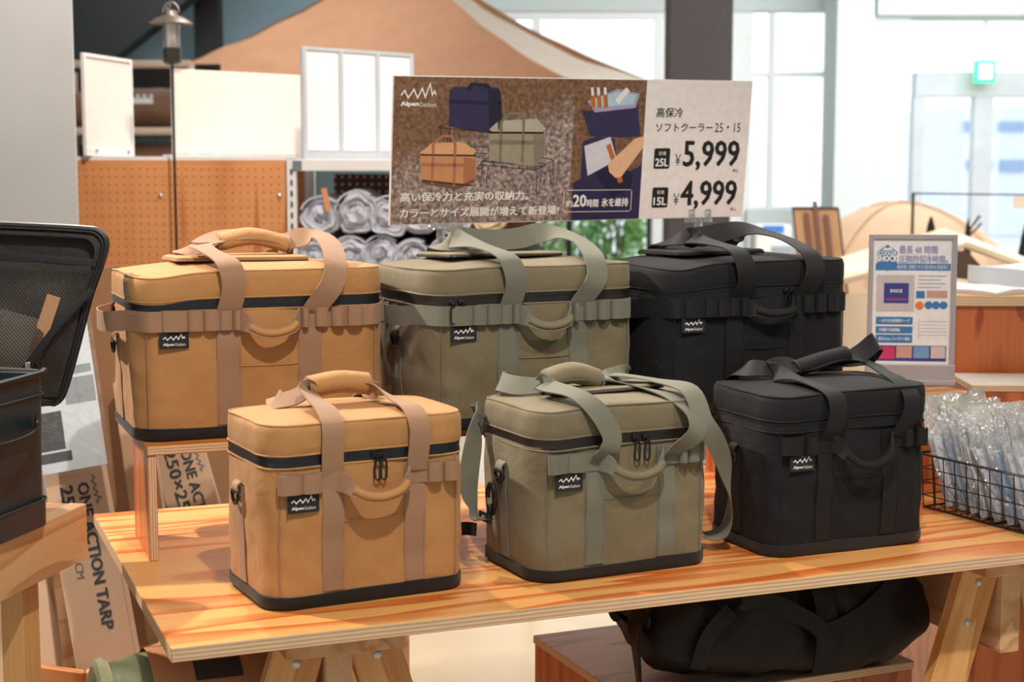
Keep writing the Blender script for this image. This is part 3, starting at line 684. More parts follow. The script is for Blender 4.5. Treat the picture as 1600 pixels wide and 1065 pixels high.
BAGS.append(dict(BG, W=.405, cloth=m_olv, web=m_olvw, zip=m_zipb, seed=17.2, loc=(-.0150, 2.7965, .94), yaw=26, front=F, back=K, loops=LL, flap=(-.135, .090, -.065, .095, .012), loop=.022, dip=.003, crown=.012, pulls=(-.167, -.149), lab=(-.146, .168),
    label='large olive cooler bag in the middle of the riser'))
# large black
F = [(-.058, -.146, .210)+X, (-.048, -.160, .245)+X, (-.052, -.158, .278)+X, (-.058, -.135, .302, 1, .1, 0), (-.072, -.085, .312, .9, .4, .1), (-.082, -.03, .322, .6, .6, .4), (-.060, -.01, .328, 0, .7, .7), (-.035, -.008, .328, 0, .5, .8), (.01, -.008, .338, 0, .6, .8), (.045, -.010, .344, .1, .8, .6),
     (.074, -.03, .336, .8, .6, .2), (.096, -.08, .318, 1, .3, 0), (.104, -.140, .292)+X, (.102, -.162, .255)+X, (.084, -.150, .216)+X, (.076, -.146, .206)+X]
BAGS.append(dict(BG, W=.415, cloth=m_blk, web=m_blkw, zip=m_blk, seed=22.4, loc=(.3990, 2.9410, .94), yaw=26, front=F, back=mirror_back([(x, y*1.0 if i < 4 or i > 11 else -abs(y)-.01, z-.006, a, b, c) for i, (x, y, z, a, b, c) in enumerate(F)]), loops=LL, flap=(-.130, .06, -.065, .095, .012), loop=.020, dip=.010, crown=.010, pulls=(.050, .064), grab=(-.040, .056, .012, .030), seamm=m_plast,
    label='large black cooler bag on the right end of the riser'))
fit(BAGS[0], .013, -.010, .285); fit(BAGS[1], .015, -.012, .285); fit(BAGS[2], .008, 0, .285); fit(BAGS[3], .006, .026, .31); fit(BAGS[4], .006, 0, .31); fit(BAGS[5], .010, 0, .31)
ROOTS = [cooler(b) for b in BAGS]
# clip of the olive shoulder strap and the woven side tag
r0 = ROOTS[1][0]
b = MB(); b.tube([(-.186, .013*math.cos(a)+.0, .118+.024*math.sin(a)) for a in [2*PI*j/20 for j in range(17)]], .0042, 8); b.tube([(-.190, 0, .092), (-.188, 0, .100), (-.187, .004, .108)], .005, 8)
hk = b.build('snap_hook', m_plast, r0, smooth=True)
MB().tube([(-.187, .010, .130), (-.188, .011, .105)], .0012, 6).build('hook_gate', m_chrome, hk)
b = MB(); b.tube([(-.196, -.020, .094), (-.196, .020, .094), (-.196, .019, .084), (-.196, -.019, .084)], .003, 6, closed=True); b.build('strap_buckle', m_plast, hk, smooth=True)
MB().ribbon([(-.166, .100, .045, 0, 0, 1), (-.18, .112, .046, 0, .1, 1), (-.21, .122, .044, .1, .1, 1)], .022, .001, 4).build('side_tag', m_label, r0, smooth=True)
# ------------------------------------------------------------------ table, trestles, riser
TYAW = 21.7
ct, st = math.cos(R(TYAW)), math.sin(R(TYAW))
TO = Vector((-.4555, 1.9946, .75))
def T(x, y, z=0): return Vector((TO.x+x*ct-y*st, TO.y+x*st+y*ct, .75+z))
LT, DT = 1.80, .874
c = T(LT/2, DT/2)
o = MB().box((0, 0, -.0105), (LT, DT, .021), side=1).build('plywood_tabletop', [m_top, m_edge], None, bevel=.0012, seg=1, loc=c, rot=(0, 0, R(TYAW)))
tag(o, 'orange plywood tabletop with pale layered edge under the coolers', 'tabletop')
m_leg = wood('leg_pine', s(236, 180, 116), s(206, 136, 72), sc=(2, 14, 14), bands=2, contrast=.25, coat=.05, rough=.5, seed=4)
def trestle(x, label):
    """end-on A-frame trestle, ridge running across the table's depth"""
    c = T(x, DT/2); r = thing('trestle', label, 'trestle', (c.x, c.y, 0), R(TYAW), 'plywood trestles under the tabletop')
    top = .7285
    def bd(name, p0, p1, w_, th, face, mt=m_leg):
        M = frame_M(p0, p1, face); L = (Vector(p1)-Vector(p0)).length
        b_ = MB().box((0, 0, 0), (L, w_, th)).build(name, mt, r, bevel=.0015, seg=1); b_.location = M.translation; b_.rotation_euler = M.to_euler(); return b_
    bd('top_plate', (0, -.40, top-.014), (0, .40, top-.014), .175, .028, (0, 0, 1), m_pine)
    bd('ridge_beam', (0, -.36, top-.104), (0, .37, top-.104), .15, .040, (1, 0, 0), m_pine)
    for sy in (-.335, .345):
        for sx_ in (-1, 1):
            lg = bd('leg', (sx_*.055, sy, top-.032), (sx_*.27, sy, .02), .075, .024, (0, 1, 0))
            for zz_ in (.045, .085):
                bo = MB().lathe([(.006, 0), (.006, .003), (.003, .0045)], 12); q = bo.build('bolt', m_chrome, lg, smooth=True)
                q.rotation_euler = (PI, 0, 0) if True else None; q.location = (-.335+(zz_-.045)*1.8, 0, -.012)
        bd('cross_brace', (-.19, sy-.012, .26), (.19, sy-.012, .26), .06, .018, (0, 1, 0))
    return r
trestle(.252, 'pale pine trestle under the left half of the tabletop')
trestle(1.455, 'pale pine trestle under the right half of the tabletop')
# riser: top board on end and middle panels
RY = 20.3; ro = Vector((-.5914, 2.4539, .75))
rr = thing('display_riser', 'low bench-like plywood riser carrying the three large coolers', 'riser', (ro.x, ro.y, .75), R(RY))
RL, RD, RH = 1.36, .20, .19
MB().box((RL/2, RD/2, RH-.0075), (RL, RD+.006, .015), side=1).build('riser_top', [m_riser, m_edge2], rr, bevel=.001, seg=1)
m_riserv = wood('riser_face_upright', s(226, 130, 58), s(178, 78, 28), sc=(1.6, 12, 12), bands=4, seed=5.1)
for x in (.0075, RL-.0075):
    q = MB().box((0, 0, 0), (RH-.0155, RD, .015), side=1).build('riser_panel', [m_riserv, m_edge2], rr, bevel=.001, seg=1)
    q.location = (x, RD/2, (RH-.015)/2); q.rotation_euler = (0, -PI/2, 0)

# ------------------------------------------------------------------ price sign on two clear stands
m_dirt, nt, p = newmat('printed_ground'); p.inputs['Roughness'].default_value = .35
n = N(nt, 'ShaderNodeTexNoise'); n.inputs['Scale'].default_value = 60; n.inputs['Detail'].default_value = 8; nt.links.new(coords(nt), n.inputs['Vector'])
cc = ramp(nt, n.outputs[0], [(.3, s(84, 62, 48)), (.5, s(122, 92, 70)), (.62, s(140, 108, 84)), (.72, s(196, 160, 140))]); nt.links.new(cc, p.inputs['Base Color'])
m_grav, nt, p = newmat('printed_gravel'); p.inputs['Roughness'].default_value = .35
n = N(nt, 'ShaderNodeTexNoise'); n.inputs['Scale'].default_value = 90; n.inputs['Detail'].default_value = 8; nt.links.new(coords(nt), n.inputs['Vector'])
cc = ramp(nt, n.outputs[0], [(.3, s(86, 76, 74)), (.5, s(140, 126, 122)), (.66, s(190, 168, 164)), (.78, s(214, 170, 160))]); nt.links.new(cc, p.inputs['Base Color'])
def photo_ground(name, a0, k):
    m, nt, p = newmat(name); p.inputs['Roughness'].default_value = .35; v = coords(nt)
    n1 = N(nt, 'ShaderNodeTexNoise'); n1.inputs['Scale'].default_value = 130; n1.inputs['Detail'].default_value = 9; nt.links.new(v, n1.inputs['Vector'])
    soil = ramp(nt, n1.outputs[0], [(.3, s(92, 66, 50)), (.5, s(124, 92, 68)), (.64, s(140, 106, 80)), (.74, s(172, 138, 112))])
    stone = ramp(nt, n1.outputs[0], [(.32, s(92, 80, 78)), (.48, s(142, 128, 124)), (.6, s(178, 158, 154)), (.74, s(226, 200, 192))])
    sx = N(nt, 'ShaderNodeSeparateXYZ'); nt.links.new(v, sx.inputs[0])
    n2 = N(nt, 'ShaderNodeTexNoise'); n2.inputs['Scale'].default_value = 22; n2.inputs['Detail'].default_value = 6; nt.links.new(v, n2.inputs['Vector'])
    A1 = N(nt, 'ShaderNodeMath', operation='MULTIPLY_ADD'); A1.inputs[1].default_value = k; nt.links.new(sx.outputs[0], A1.inputs[0]); A1.inputs[2].default_value = a0
    A2 = N(nt, 'ShaderNodeMath', operation='SUBTRACT'); nt.links.new(A1.outputs[0], A2.inputs[0]); nt.links.new(sx.outputs[2], A2.inputs[1])
    A3 = N(nt, 'ShaderNodeMath', operation='MULTIPLY_ADD'); A3.inputs[1].default_value = 16; nt.links.new(A2.outputs[0], A3.inputs[0]); nt.links.new(n2.outputs[0], A3.inputs[2])
    cl = N(nt, 'ShaderNodeClamp'); nt.links.new(A3.outputs[0], cl.inputs[0])
    mx = N(nt, 'ShaderNodeMix', data_type='RGBA'); nt.links.new(cl.outputs[0], mx.inputs[0]); nt.links.new(soil, mx.inputs[6]); nt.links.new(stone, mx.inputs[7]); nt.links.new(mx.outputs[2], p.inputs['Base Color'])
    return m
m_dirt = photo_ground('printed_ground_left', .44*.292-.02, .9*.292/.815); m_dirt2 = photo_ground('printed_ground_middle', -.45, .9*.292/.815)
def ink(name, r_, g_, b_, rough=.4): return plain(name, s(r_, g_, b_), rough=rough, var=.05, vscale=60)
i_navy, i_navyd, i_grn, i_grnd, i_tan, i_tand = ink('ink_navy', 52, 46, 84), ink('ink_navy_dark', 34, 30, 58), ink('ink_khaki', 160, 152, 130), ink('ink_khaki_light', 184, 178, 160), ink('ink_orange_tan', 206, 146, 100), ink('ink_tan_light', 222, 168, 124)
i_skin, i_ice, i_wire, i_paper, i_blk = ink('ink_skin', 232, 186, 150), ink('ink_ice_blue', 180, 208, 230), ink('ink_wire', 34, 30, 30), ink('sign_paper', 240, 234, 236, .3), ink('ink_black', 30, 28, 28)
i_amber = ink('ink_amber', 190, 110, 40)
A = at(607, 352, 3.03)
SW, SHh = .815, .292
yaw, leanr = 24, 8
sg = thing('price_sign', 'wide printed price sign with yen prices held above the coolers', 'sign', A)
sg.rotation_euler = Matrix.Rotation(R(yaw), 3, 'Z').to_4x4().to_euler()
Mx = Matrix.Rotation(R(yaw), 3, 'Z') @ Matrix.Rotation(R(7.5), 3, 'X') @ Matrix.Rotation(R(-.6), 3, 'Y')
sg.rotation_euler = Mx.to_euler()
MB().box((SW/2, 0, SHh/2), (SW, .003, SHh)).build('sign_board', i_paper, sg, bevel=.0008, seg=1)
U = lambda u: u*SW
V = lambda v: v*SHh
def pol(mb, pts, y): mb.poly([(U(u), V(v)) for u, v in pts], y); return mb
pol(MB(), [(.004, .006), (.482, .006), (.482, .994), (.004, .994)], -.0019).build('printed_photo', m_dirt, sg)
pol(MB(), [(.482, .006), (.684, .006), (.684, .994), (.482, .994)], -.0019).build('printed_photo', m_dirt2, sg)
b = MB()
def line(mb, a, c_, wd, y):
    a, c_ = Vector((U(a[0]), V(a[1]))), Vector((U(c_[0]), V(c_[1]))); d = (c_-a).normalized(); n_ = Vector((-d.y, d.x))*wd/2
    mb.add([(q.x, y, q.y) for q in (a-n_, c_-n_, c_+n_, a+n_)], [(0, 1, 2, 3)])
for a, c_ in [((.12, .658), (.292, .619)), ((.12, .658), (.16, .70)), ((.125, .655), (.125, .53)), ((.15, .65), (.153, .50)), ((.15, .65), (.14, .52)), ((.229, .405), (.383, .364)), ((.229, .405), (.26, .47)), ((.383, .364), (.434, .43)), ((.24, .43), (.40, .39)), ((.36, .48), (.434, .43)),
              ((.24, .40), (.235, .25)), ((.255, .40), (.25, .27)), ((.385, .365), (.39, .16)), ((.40, .37), (.395, .17)), ((.43, .42), (.435, .25)), ((.42, .40), (.428, .26)), ((.178, .535), (.252, .525)), ((.20, .49), (.255, .48)), ((.25, .53), (.27, .40))]: line(b, a, c_, .0014, -.0023)
b.build('printed_tables', i_wire, sg)
b = MB(); pol(b, [(.147, .667), (.145, .90), (.155, .93), (.272, .93), (.280, .90), (.290, .64), (.253, .619)], -.0025); b.build('printed_bag', i_navy, sg)
b = MB(); pol(b, [(.186, .917), (.201, .962), (.246, .955), (.262, .90), (.25, .89), (.238, .93), (.208, .935), (.198, .90)], -.0027); pol(b, [(.147, .845), (.282, .835), (.282, .81), (.147, .82)], -.0027); pol(b, [(.27, .83), (.282, .83), (.290, .64), (.276, .64)], -.0027); b.build('printed_bag_straps', i_navyd, sg)
b = MB(); pol(b, [(.257, .435), (.253, .63), (.262, .66), (.39, .64), (.406, .62), (.406, .465), (.376, .39)], -.0025); b.build('printed_bag', i_grn, sg)
b = MB(); pol(b, [(.253, .645), (.277, .705), (.38, .72), (.406, .65), (.39, .62), (.262, .63)], -.0027); b.build('printed_bag_lid', i_grnd, sg)
b = MB(); line(b, (.254, .625), (.40, .622), .004, -.0029); b.build('printed_bag_zip', i_wire, sg)
b = MB(); line(b, (.285, .70), (.285, .42), .006, -.0029); line(b, (.345, .70), (.345, .42), .006, -.0029); line(b, (.285, .70), (.305, .755), .006, -.0029); line(b, (.305, .755), (.335, .755), .006, -.0029); line(b, (.335, .755), (.345, .70), .006, -.0029); line(b, (.256, .56), (.40, .555), .008, -.0029); b.build('printed_bag_straps', ink('ink_khaki_strap', 128, 122, 108), sg)
b = MB(); pol(b, [(.081, .285), (.075, .47), (.085, .49), (.21, .47), (.225, .44), (.22, .287), (.171, .240)], -.0025); b.build('printed_bag', i_tan, sg)
b = MB(); pol(b, [(.074, .49), (.105, .555), (.185, .56), (.222, .50), (.21, .465), (.085, .48)], -.0027); b.build('printed_bag_lid', i_tand, sg)
b = MB(); line(b, (.076, .475), (.22, .468), .003, -.0029); line(b, (.082, .30), (.215, .262), .002, -.0029); b.build('printed_bag_zip', i_wire, sg)
b = MB(); line(b, (.108, .55), (.108, .28), .006, -.0029); line(b, (.165, .55), (.165, .26), .006, -.0029); line(b, (.108, .55), (.13, .60), .005, -.0029); line(b, (.13, .60), (.155, .60), .005, -.0029); line(b, (.155, .60), (.165, .54), .005, -.0029); line(b, (.078, .41), (.22, .40), .007, -.0029); b.build('printed_bag_straps', ink('ink_tan_strap', 176, 118, 88), sg)
pol(MB(), [(.247, .90), (.272, .93), (.280, .90), (.290, .64), (.253, .62)], -.0026).build('printed_bag_side', i_navyd, sg)
pol(MB(), [(.372, .61), (.404, .61), (.405, .465), (.378, .40)], -.0026).build('printed_bag_side', ink('ink_khaki_side', 136, 128, 108), sg)
pol(MB(), [(.188, .46), (.221, .44), (.219, .295), (.190, .26)], -.0026).build('printed_bag_side', ink('ink_tan_side', 176, 116, 78), sg)
b = MB(); pol(b, [(.081, .31), (.19, .275), (.219, .31), (.2195, .287), (.171, .240), (.081, .285)], -.0028); b.build('printed_bag_base', i_tand if False else ink('ink_brown_base', 120, 80, 56), sg)
# middle photo
b = MB(); pol(b, [(.488, .76), (.505, .78), (.536, .775), (.660, .83), (.674, .60), (.62, .59), (.53, .60), (.505, .77)], -.0025); pol(b, [(.489, .006), (.489, .27), (.51, .30), (.51, .56), (.55, .60), (.60, .58), (.61, .42), (.64, .33), (.684, .40), (.684, .006)], -.0025); b.build('printed_open_bag', i_navy, sg)
pol(MB(), [(.517, .845), (.54, .765), (.655, .80), (.665, .90), (.60, .93)], -.0027).build('printed_liner', ink('ink_lilac', 170, 160, 200), sg)
pol(MB(), [(.525, .85), (.545, .80), (.65, .825), (.655, .89), (.60, .91)], -.0029).build('printed_ice', i_ice, sg)
b = MB()
for u in (.535, .552, .570): line(b, (u, .80), (u-.004, .89), .010, -.0031)
b.build('printed_bottles', i_amber, sg)
b = MB()
for u in (.531, .548, .567): line(b, (u, .88), (u-.003, .94), .006, -.0031)
line(b, (.60, .84), (.63, .93), .012, -.0031)
b.build('printed_bottle_necks', i_paper, sg)
pol(MB(), [(.515, .53), (.588, .595), (.61, .43), (.529, .32)], -.0027).build('printed_pouch', ink('ink_silver', 216, 214, 226), sg)
pol(MB(), [(.55, .34), (.60, .40), (.66, .34), (.655, .22), (.60, .16)], -.0027).build('printed_pocket', i_navyd, sg)
line(bb := MB(), (.583, .54), (.625, .27), .011, -.0029); bb.build('printed_bottle', i_amber, sg)
pol(MB(), [(.684, .60), (.684, .52), (.642, .37), (.625, .31), (.609, .303), (.590, .345), (.584, .408), (.60, .44), (.621, .49), (.657, .58)], -.0031).build('printed_arm', i_skin, sg)
# lettering
b = MB(); zigzag(b, U(.022), U(.111), V(.85), V(.95), -.0033, .0028); b.build('peak_emblem', m_white, sg)
b = MB()
for t_, u0, u1, v0, v1, bo in [('Alpen', .022, .067, .793, .830, .035), ('Outdoors', .0695, .112, .795, .828, .0), ('高い保冷力と充実の収納力。', .027, .366, .158, .222, .018), ('カラーとサイズ展開が増えて新登場!', .027, .451, .050, .114, .018),
                           ('約', .472, .490, .100, .148, .012), ('20', .492, .528, .102, .186, .018), ('時間', .531, .563, .097, .153, .014), ('氷を維持', .573, .649, .098, .158, .014)]:
    put_text(b, t_, U(u0), U(u1), V(v0), V(v1), -.0035, bo)
for a, c_ in [((.468, .066), (.655, .062)), ((.468, .220), (.655, .216)), ((.465, .072), (.465, .214)), ((.658, .068), (.658, .21))]: line(b, a, c_, .0012, -.0035)
b.build('lettering', m_white, sg)
b = MB()
for t_, u0, u1, v0, v1, bo in [('高保冷', .717, .795, .732, .802, .006), ('ソフトクーラー', .718, .887, .630, .692, .006), ('25・15', .894, .972, .627, .694, .0), ('￥', .780, .798, .388, .470, .0), ('5,999', .806, .973, .352, .564, .012), ('￥', .783, .801, .100, .182, .0), ('4,999', .806, .974, .066, .272, .012), ('税込', .958, .975, .331, .358, 0), ('税込', .960, .977, .045, .071, 0)]:
    put_text(b, t_, U(u0), U(u1), V(v0), V(v1), -.0022, bo)
for (u0, u1, v0, v1) in ((.718, .765, .364, .512), (.720, .767, .082, .229)): pol(b, [(u0+.003, v0), (u1-.003, v0), (u1, v0+.01), (u1, v1-.01), (u1-.003, v1), (u0+.003, v1), (u0, v1-.01), (u0, v0+.01)], -.0022)
b.build('lettering', i_blk, sg)
b = MB()
for t_, u0, u1, v0, v1, bo in [('容量', .731, .753, .462, .490, 0), ('25L', .723, .760, .382, .438, .02), ('容量', .733, .755, .180, .208, 0), ('15L', .725, .762, .100, .156, .02)]: put_text(b, t_, U(u0), U(u1), V(v0), V(v1), -.0026, bo)
b.build('lettering', m_white, sg)
m_acr = clear('clear_acrylic', gloss=.10, rough=.05, haze=.10)
def stand(u, lab):
    q = Mx @ Vector((U(u), 0, .004)) + Vector(A)
    t = thing('sign_stand', lab, 'stand', (q.x, q.y+.0, .75), R(yaw), 'clear stands of the price sign')
    h = q.z-.75
    MB().lathe([(.032, 0), (.032, .004), (.006, .008), (.006, .02)], 20).build('stand_base', m_acr, t, smooth=True)
    MB().tube([(0, 0, .005), (0, 0, h-.028)], .0045, 10).build('stem', m_chrome, t, smooth=True)
    MB().box((0, 0, h-.022), (.014, .016, .026)).build('clip_neck', m_acr, t, bevel=.002)
    for sx_ in (-1, 1):
        MB().box((sx_*.020, -.006, h), (.012, .008, .028)).build('clip_jaw', m_acr, t, bevel=.002)
    b_ = MB().box((0, 0, h-.010), (.060, .020, .010)).build('clip_bar', m_acr, t, bevel=.002)
stand(.135, 'clear acrylic stand holding the left part of the price sign')
stand(.865, 'clear acrylic stand holding the right part of the price sign')

# ------------------------------------------------------------------ wire basket of bagged ice packs
BO = on(1443, 793, .75); byaw = math.degrees(math.atan2(on(1600, 835, .75).y-BO.y, on(1600, 835, .75).x-BO.x))
bk = thing('wire_basket', 'black wire basket of bagged ice packs at the right table end', 'basket', (BO.x, BO.y, .75), R(byaw))
BL, BD, BH, tp = .40, .24, .105, .010
b = MB()
def rimrect(z, o, r_): b.tube([(-o, -o, z), (BL+o, -o, z), (BL+o, BD+o, z), (-o, BD+o, z)], r_, 6, closed=True)
rimrect(BH, tp, .0026); rimrect(.003, 0, .002)
b.build('basket_rim', m_plast, bk)
def rod(p, q, nm='wire'): MB().tube([p, q], .0012, 5).build(nm, m_plast, bk)
for i in range(1, 4):
    o_ = tp*i/4; z_ = BH*i/4
    MB().tube([(-o_, -o_, z_), (BL+o_, -o_, z_), (BL+o_, BD+o_, z_), (-o_, BD+o_, z_)], .0012, 5, closed=True).build('wire', m_plast, bk)
nx = 14
for i in range(nx+1):
    x = BL*i/nx
    rod((x, 0, .003), (x, -tp, BH)); rod((x, BD, .003), (x, BD+tp, BH)); rod((x, 0, .003), (x, BD, .003))
for i in range(9):
    y = BD*i/8
    rod((0, y, .003), (-tp, y, BH)); rod((BL, y, .003), (BL+tp, y, BH)); rod((0, y, .0045), (BL, y, .0045))
m_film = clear('crinkled_clear_film', tint=(.97, .98, 1, 1), gloss=.10, rough=.12, haze=.16, hazecol=(.97, .98, 1, 1), bump=1.0, bscale=34)
m_ice = plain('milky_ice_pack', s(226, 236, 248), rough=.3, spec=.5); m_iceb = plain('blue_gel_pack', s(120, 168, 216), rough=.25); m_tube = plain('deep_blue_print', s(40, 80, 180), rough=.4)
rnd = random.Random(5)
for i in range(11):
    x = .020+i*.033; lean = R(-24+rnd.uniform(-4, 4))
    t = thing('ice_pack', '', 'ice pack', (0, 0, 0), 0, 'bagged ice packs in the wire basket')
    t['label'] = ('blue' if i % 4 == 1 else 'milky white')+' ice pack in crinkled clear bag, '+('leftmost in the basket', 'second from the left end of the basket', 'third from the left end of the basket', 'fourth from the left end of the basket', 'fifth from the left end of the basket', 'middle one in the basket', 'just right of the middle one', 'fourth from the right end of the basket', 'third from the right end of the basket', 'second from the right end of the basket', 'rightmost in the basket')[i]
    M = Matrix.Translation((BO.x, BO.y, .757)) @ Matrix.Rotation(R(byaw), 4, 'Z') @ Matrix.Translation((x+.022, .014+rnd.uniform(0, .02), 0)) @ Matrix.Rotation(lean, 4, 'Y')
    t.matrix_world = M; t.location = M.translation; t.rotation_euler = M.to_euler()
    w_, h_, th = .145+rnd.uniform(-.01, .01), .135, .017
    # pillow shaped gel slab
    vs, fs = [], []; nu, nv = 8, 10
    for sd_ in (-1, 1):
        for a in range(nu+1):
            for c_ in range(nv+1):
                u, v = a/nu, c_/nv
                e = (1-(2*u-1)**4)*(1-(2*v-1)**6)
                vs.append((sd_*(.0015+th/2*e+.002*noise.noise(Vector((u*3, v*3, i*3+sd_)))), w_*u, h_*v+.002))
    q = (nu+1)*(nv+1)
    for a in range(nu):
        for c_ in range(nv):
            k = a*(nv+1)+c_; fs += [(k, k+1, k+nv+2, k+nv+1), (q+k, q+k+nv+1, q+k+nv+2, q+k+1)]
    edge = [c_ for c_ in range(nv+1)]+[a*(nv+1)+nv for a in range(1, nu+1)]+[nu*(nv+1)+c_ for c_ in range(nv-1, -1, -1)]+[a*(nv+1) for a in range(nu-1, 0, -1)]
    for j in range(len(edge)):
        k, k2 = edge[j], edge[(j+1) % len(edge)]; fs.append((k, k2, q+k2, q+k))
    MB().add(vs, fs).build('gel_slab', m_iceb if i % 4 == 1 else m_ice, t, smooth=True)
    MB().lathe([(.013, 0), (.014, .02), (.012, .034), (.004, .038)], 14, (0, .03, h_-.002)).build('cap', m_ice, t, smooth=True)
    if i in (3, 5): MB().box((-th/2-.003, w_*.5, h_*.72), (.001, .03, .05)).build('printed_mark', m_tube, t)
    # film: loose envelope rising above the slab
    vs, fs = [], []; nu, nv = 12, 16; H2 = .205+rnd.uniform(-.02, .015)
    for sd_ in (-1, 1):
        for a in range(nu+1):
            for c_ in range(nv+1):
                u, v = a/nu, c_/nv
                e = (1-(2*u-1)**6)*(1-(2*v-1)**8)
                cr_ = noise.noise(Vector((u*5, v*7, i*5+sd_*9)))*.010*(v**1.2)+noise.noise(Vector((u*14, v*14, i*5+sd_)))*.004*v
                vs.append((sd_*(.0010+(th/2+.003)*e)+cr_+.012*v*v*math.sin(i*2.1), -.012+(w_+.024)*u+.006*noise.noise(Vector((v*4, i, 1))), H2*v+.010*noise.noise(Vector((u*4, i*3, 2)))*v))
    q = (nu+1)*(nv+1)
    for a in range(nu):
        for c_ in range(nv):
            k = a*(nv+1)+c_; fs += [(k, k+1, k+nv+2, k+nv+1), (q+k, q+k+nv+1, q+k+nv+2, q+k+1)]
    MB().add(vs, fs).build('plastic_bag', m_film, t, smooth=True)

# ------------------------------------------------------------------ red ply boxes, papers and poster at the right
def crate(name, label, O, yaw_, size, top_t=.015, face=m_lauan, topm=m_pine2):
    t = thing(name, label, 'box', O, R(yaw_)); L, Dp, Hh = size
    MB().box((L/2, Dp/2, Hh-top_t/2), (L+.004, Dp+.004, top_t), side=1).build('top_board', [topm, m_edge2], t, bevel=.001, seg=1)
    def panel(p0, p1, h, th_=.015):
        p0, p1 = Vector(p0), Vector(p1); mid = (p0+p1)/2; d = (p1-p0); a = math.atan2(d.y, d.x)
        q = MB().box((0, 0, 0), (h, d.length, th_)).build('side_board', face, t, bevel=.0008, seg=1)
        q.matrix_local = Matrix.Translation((mid.x, mid.y, h/2)) @ Matrix.Rotation(a-PI/2, 4, 'Z') @ Matrix.Rotation(-PI/2, 4, 'Y')
    h = Hh-top_t-.0005
    panel((.001, .0075, 0), (L-.001, .0075, 0), h); panel((.001, Dp-.0075, 0), (L-.001, Dp-.0075, 0), h); panel((.0075, .016, 0), (.0075, Dp-.016, 0), h); panel((L-.0075, .016, 0), (L-.0075, Dp-.016, 0), h)
    return t
za = at(1438, 618, 3.45).z
crate('plywood_box', 'orange plywood box with light top on the table under the blue poster', T(1.27, .53), TYAW, (.465, .31, .18))
zbx = at(1560, 602, 3.30).z
a = at(1518, 650, 3.31)
crate('plywood_box', 'red plywood box with grey top, half cut by the right picture edge', (a.x, a.y, 0), -3, (.62, .20, zbx), topm=plain('grey_white_board', s(196, 188, 180), rough=.5))
a = at(1487, 600, 3.54); zc = at(1500, 462, 3.54).z
m_redv = wood('red_ply_upright', s(206, 112, 58), s(160, 70, 30), sc=(2.2, 8, 8), bands=2, contrast=.4, seed=21, rough=.35)
t = thing('plywood_box', 'tall red plywood box topped with white papers', 'box', (a.x, a.y, 0), R(-2))
Lc, Dc = .62, .52
MB().box((Lc/2, Dc/2, zc-.012), (Lc, Dc, .024), side=1).build('top_board', [m_pine2, m_edge], t, bevel=.001, seg=1)
for (p_, L_, rz_) in (((Lc/2, .02), Lc-.02, 90), ((Lc/2, Dc-.02), Lc-.02, 90), ((.02, Dc/2), Dc-.06, 0), ((Lc-.02, Dc/2), Dc-.06, 0)):
    q = MB().box((0, 0, 0), (zc-.0245, L_, .016)).build('side_board', m_redv, t, bevel=.0008, seg=1)
    q.matrix_local = Matrix.Translation((p_[0], p_[1], (zc-.0245)/2)) @ Matrix.Rotation(R(rz_), 4, 'Z') @ Matrix.Rotation(-PI/2, 4, 'Y')
m_paper = plain('white_paper', s(232, 234, 238), rough=.55, bump=.3, bscale=12, bdist=.01)
TM = Matrix.Translation((a.x, a.y, 0)) @ Matrix.Rotation(R(-2), 4, 'Z')
for i, (px_, py_, rz_, hh, lb) in enumerate([(.10, .20, 6, .004, 'white paper sheet lying flat on the left of the red box top'), (.30, .30, -8, .045, 'thick stack of white sheets rising at the back of the red box'), (.42, .14, 12, .014, 'loose white paper near the front right of the red box top')]):
    q = TM @ Vector((px_, py_, zc+.0006))
    vs, fs = [], []; n_ = 8
    for k_ in (0, 1):
        for a_ in range(n_+1):
            for c_ in range(n_+1):
                u, v = a_/n_-.5, c_/n_-.5
                vs.append((u*.24, v*.30, (k_*hh+(.010*(noise.noise(Vector((u*3, v*3, i*4)))+.3) if k_ else 0)) if k_ else 0))
    Q = (n_+1)**2
    for a_ in range(n_):
        for c_ in range(n_):
            k = a_*(n_+1)+c_; fs += [(k, k+1, k+n_+2, k+n_+1), (Q+k, Q+k+n_+1, Q+k+n_+2, Q+k+1)]
    E_ = [c_ for c_ in range(n_+1)]+[a_*(n_+1)+n_ for a_ in range(1, n_+1)]+[n_*(n_+1)+c_ for c_ in range(n_-1, -1, -1)]+[a_*(n_+1) for a_ in range(n_-1, 0, -1)]
    for j in range(len(E_)): fs.append((E_[j], E_[(j+1) % len(E_)], Q+E_[(j+1) % len(E_)], Q+E_[j]))
    o = MB().add(vs, fs).build('paper_stack', m_paper, None, smooth=True, loc=q, rot=(0, 0, R(rz_+30))); tag(o, lb, 'paper')
# poster in a frame on the first box
p0, p1 = at(1352, 583, 3.42), at(1487, 600, 3.42)
zbase = .9305; ztop = at(1358, 366, 3.26).z
pw = .183; ph = ztop-zbase
ps = thing('framed_poster', 'grey framed blue and white cooling pack poster on the plywood box', 'poster', (p0.x, 3.50, zbase), R(-7))
ps.location = (at(1353, 583, 3.27).x, 3.27, zbase)
m_pfr = plain('lilac_grey_frame', s(170, 164, 172), rough=.4)
def leanx(z): return 0
MB().box((pw/2, .02, .006), (pw+.004, .07, .012)).build('poster_base', m_pfr, ps, bevel=.002)
MB().box((pw/2, 0, .027), (pw+.004, .014, .034)).build('frame_foot', m_pfr, ps, bevel=.002)
fw = .010
MB().box((fw/2, 0, (ph+.044)/2), (fw, .010, ph-.044)).build('frame_rail', m_pfr, ps, bevel=.001)
MB().box((pw-fw/2, 0, (ph+.044)/2), (fw, .010, ph-.044)).build('frame_rail', m_pfr, ps, bevel=.001)
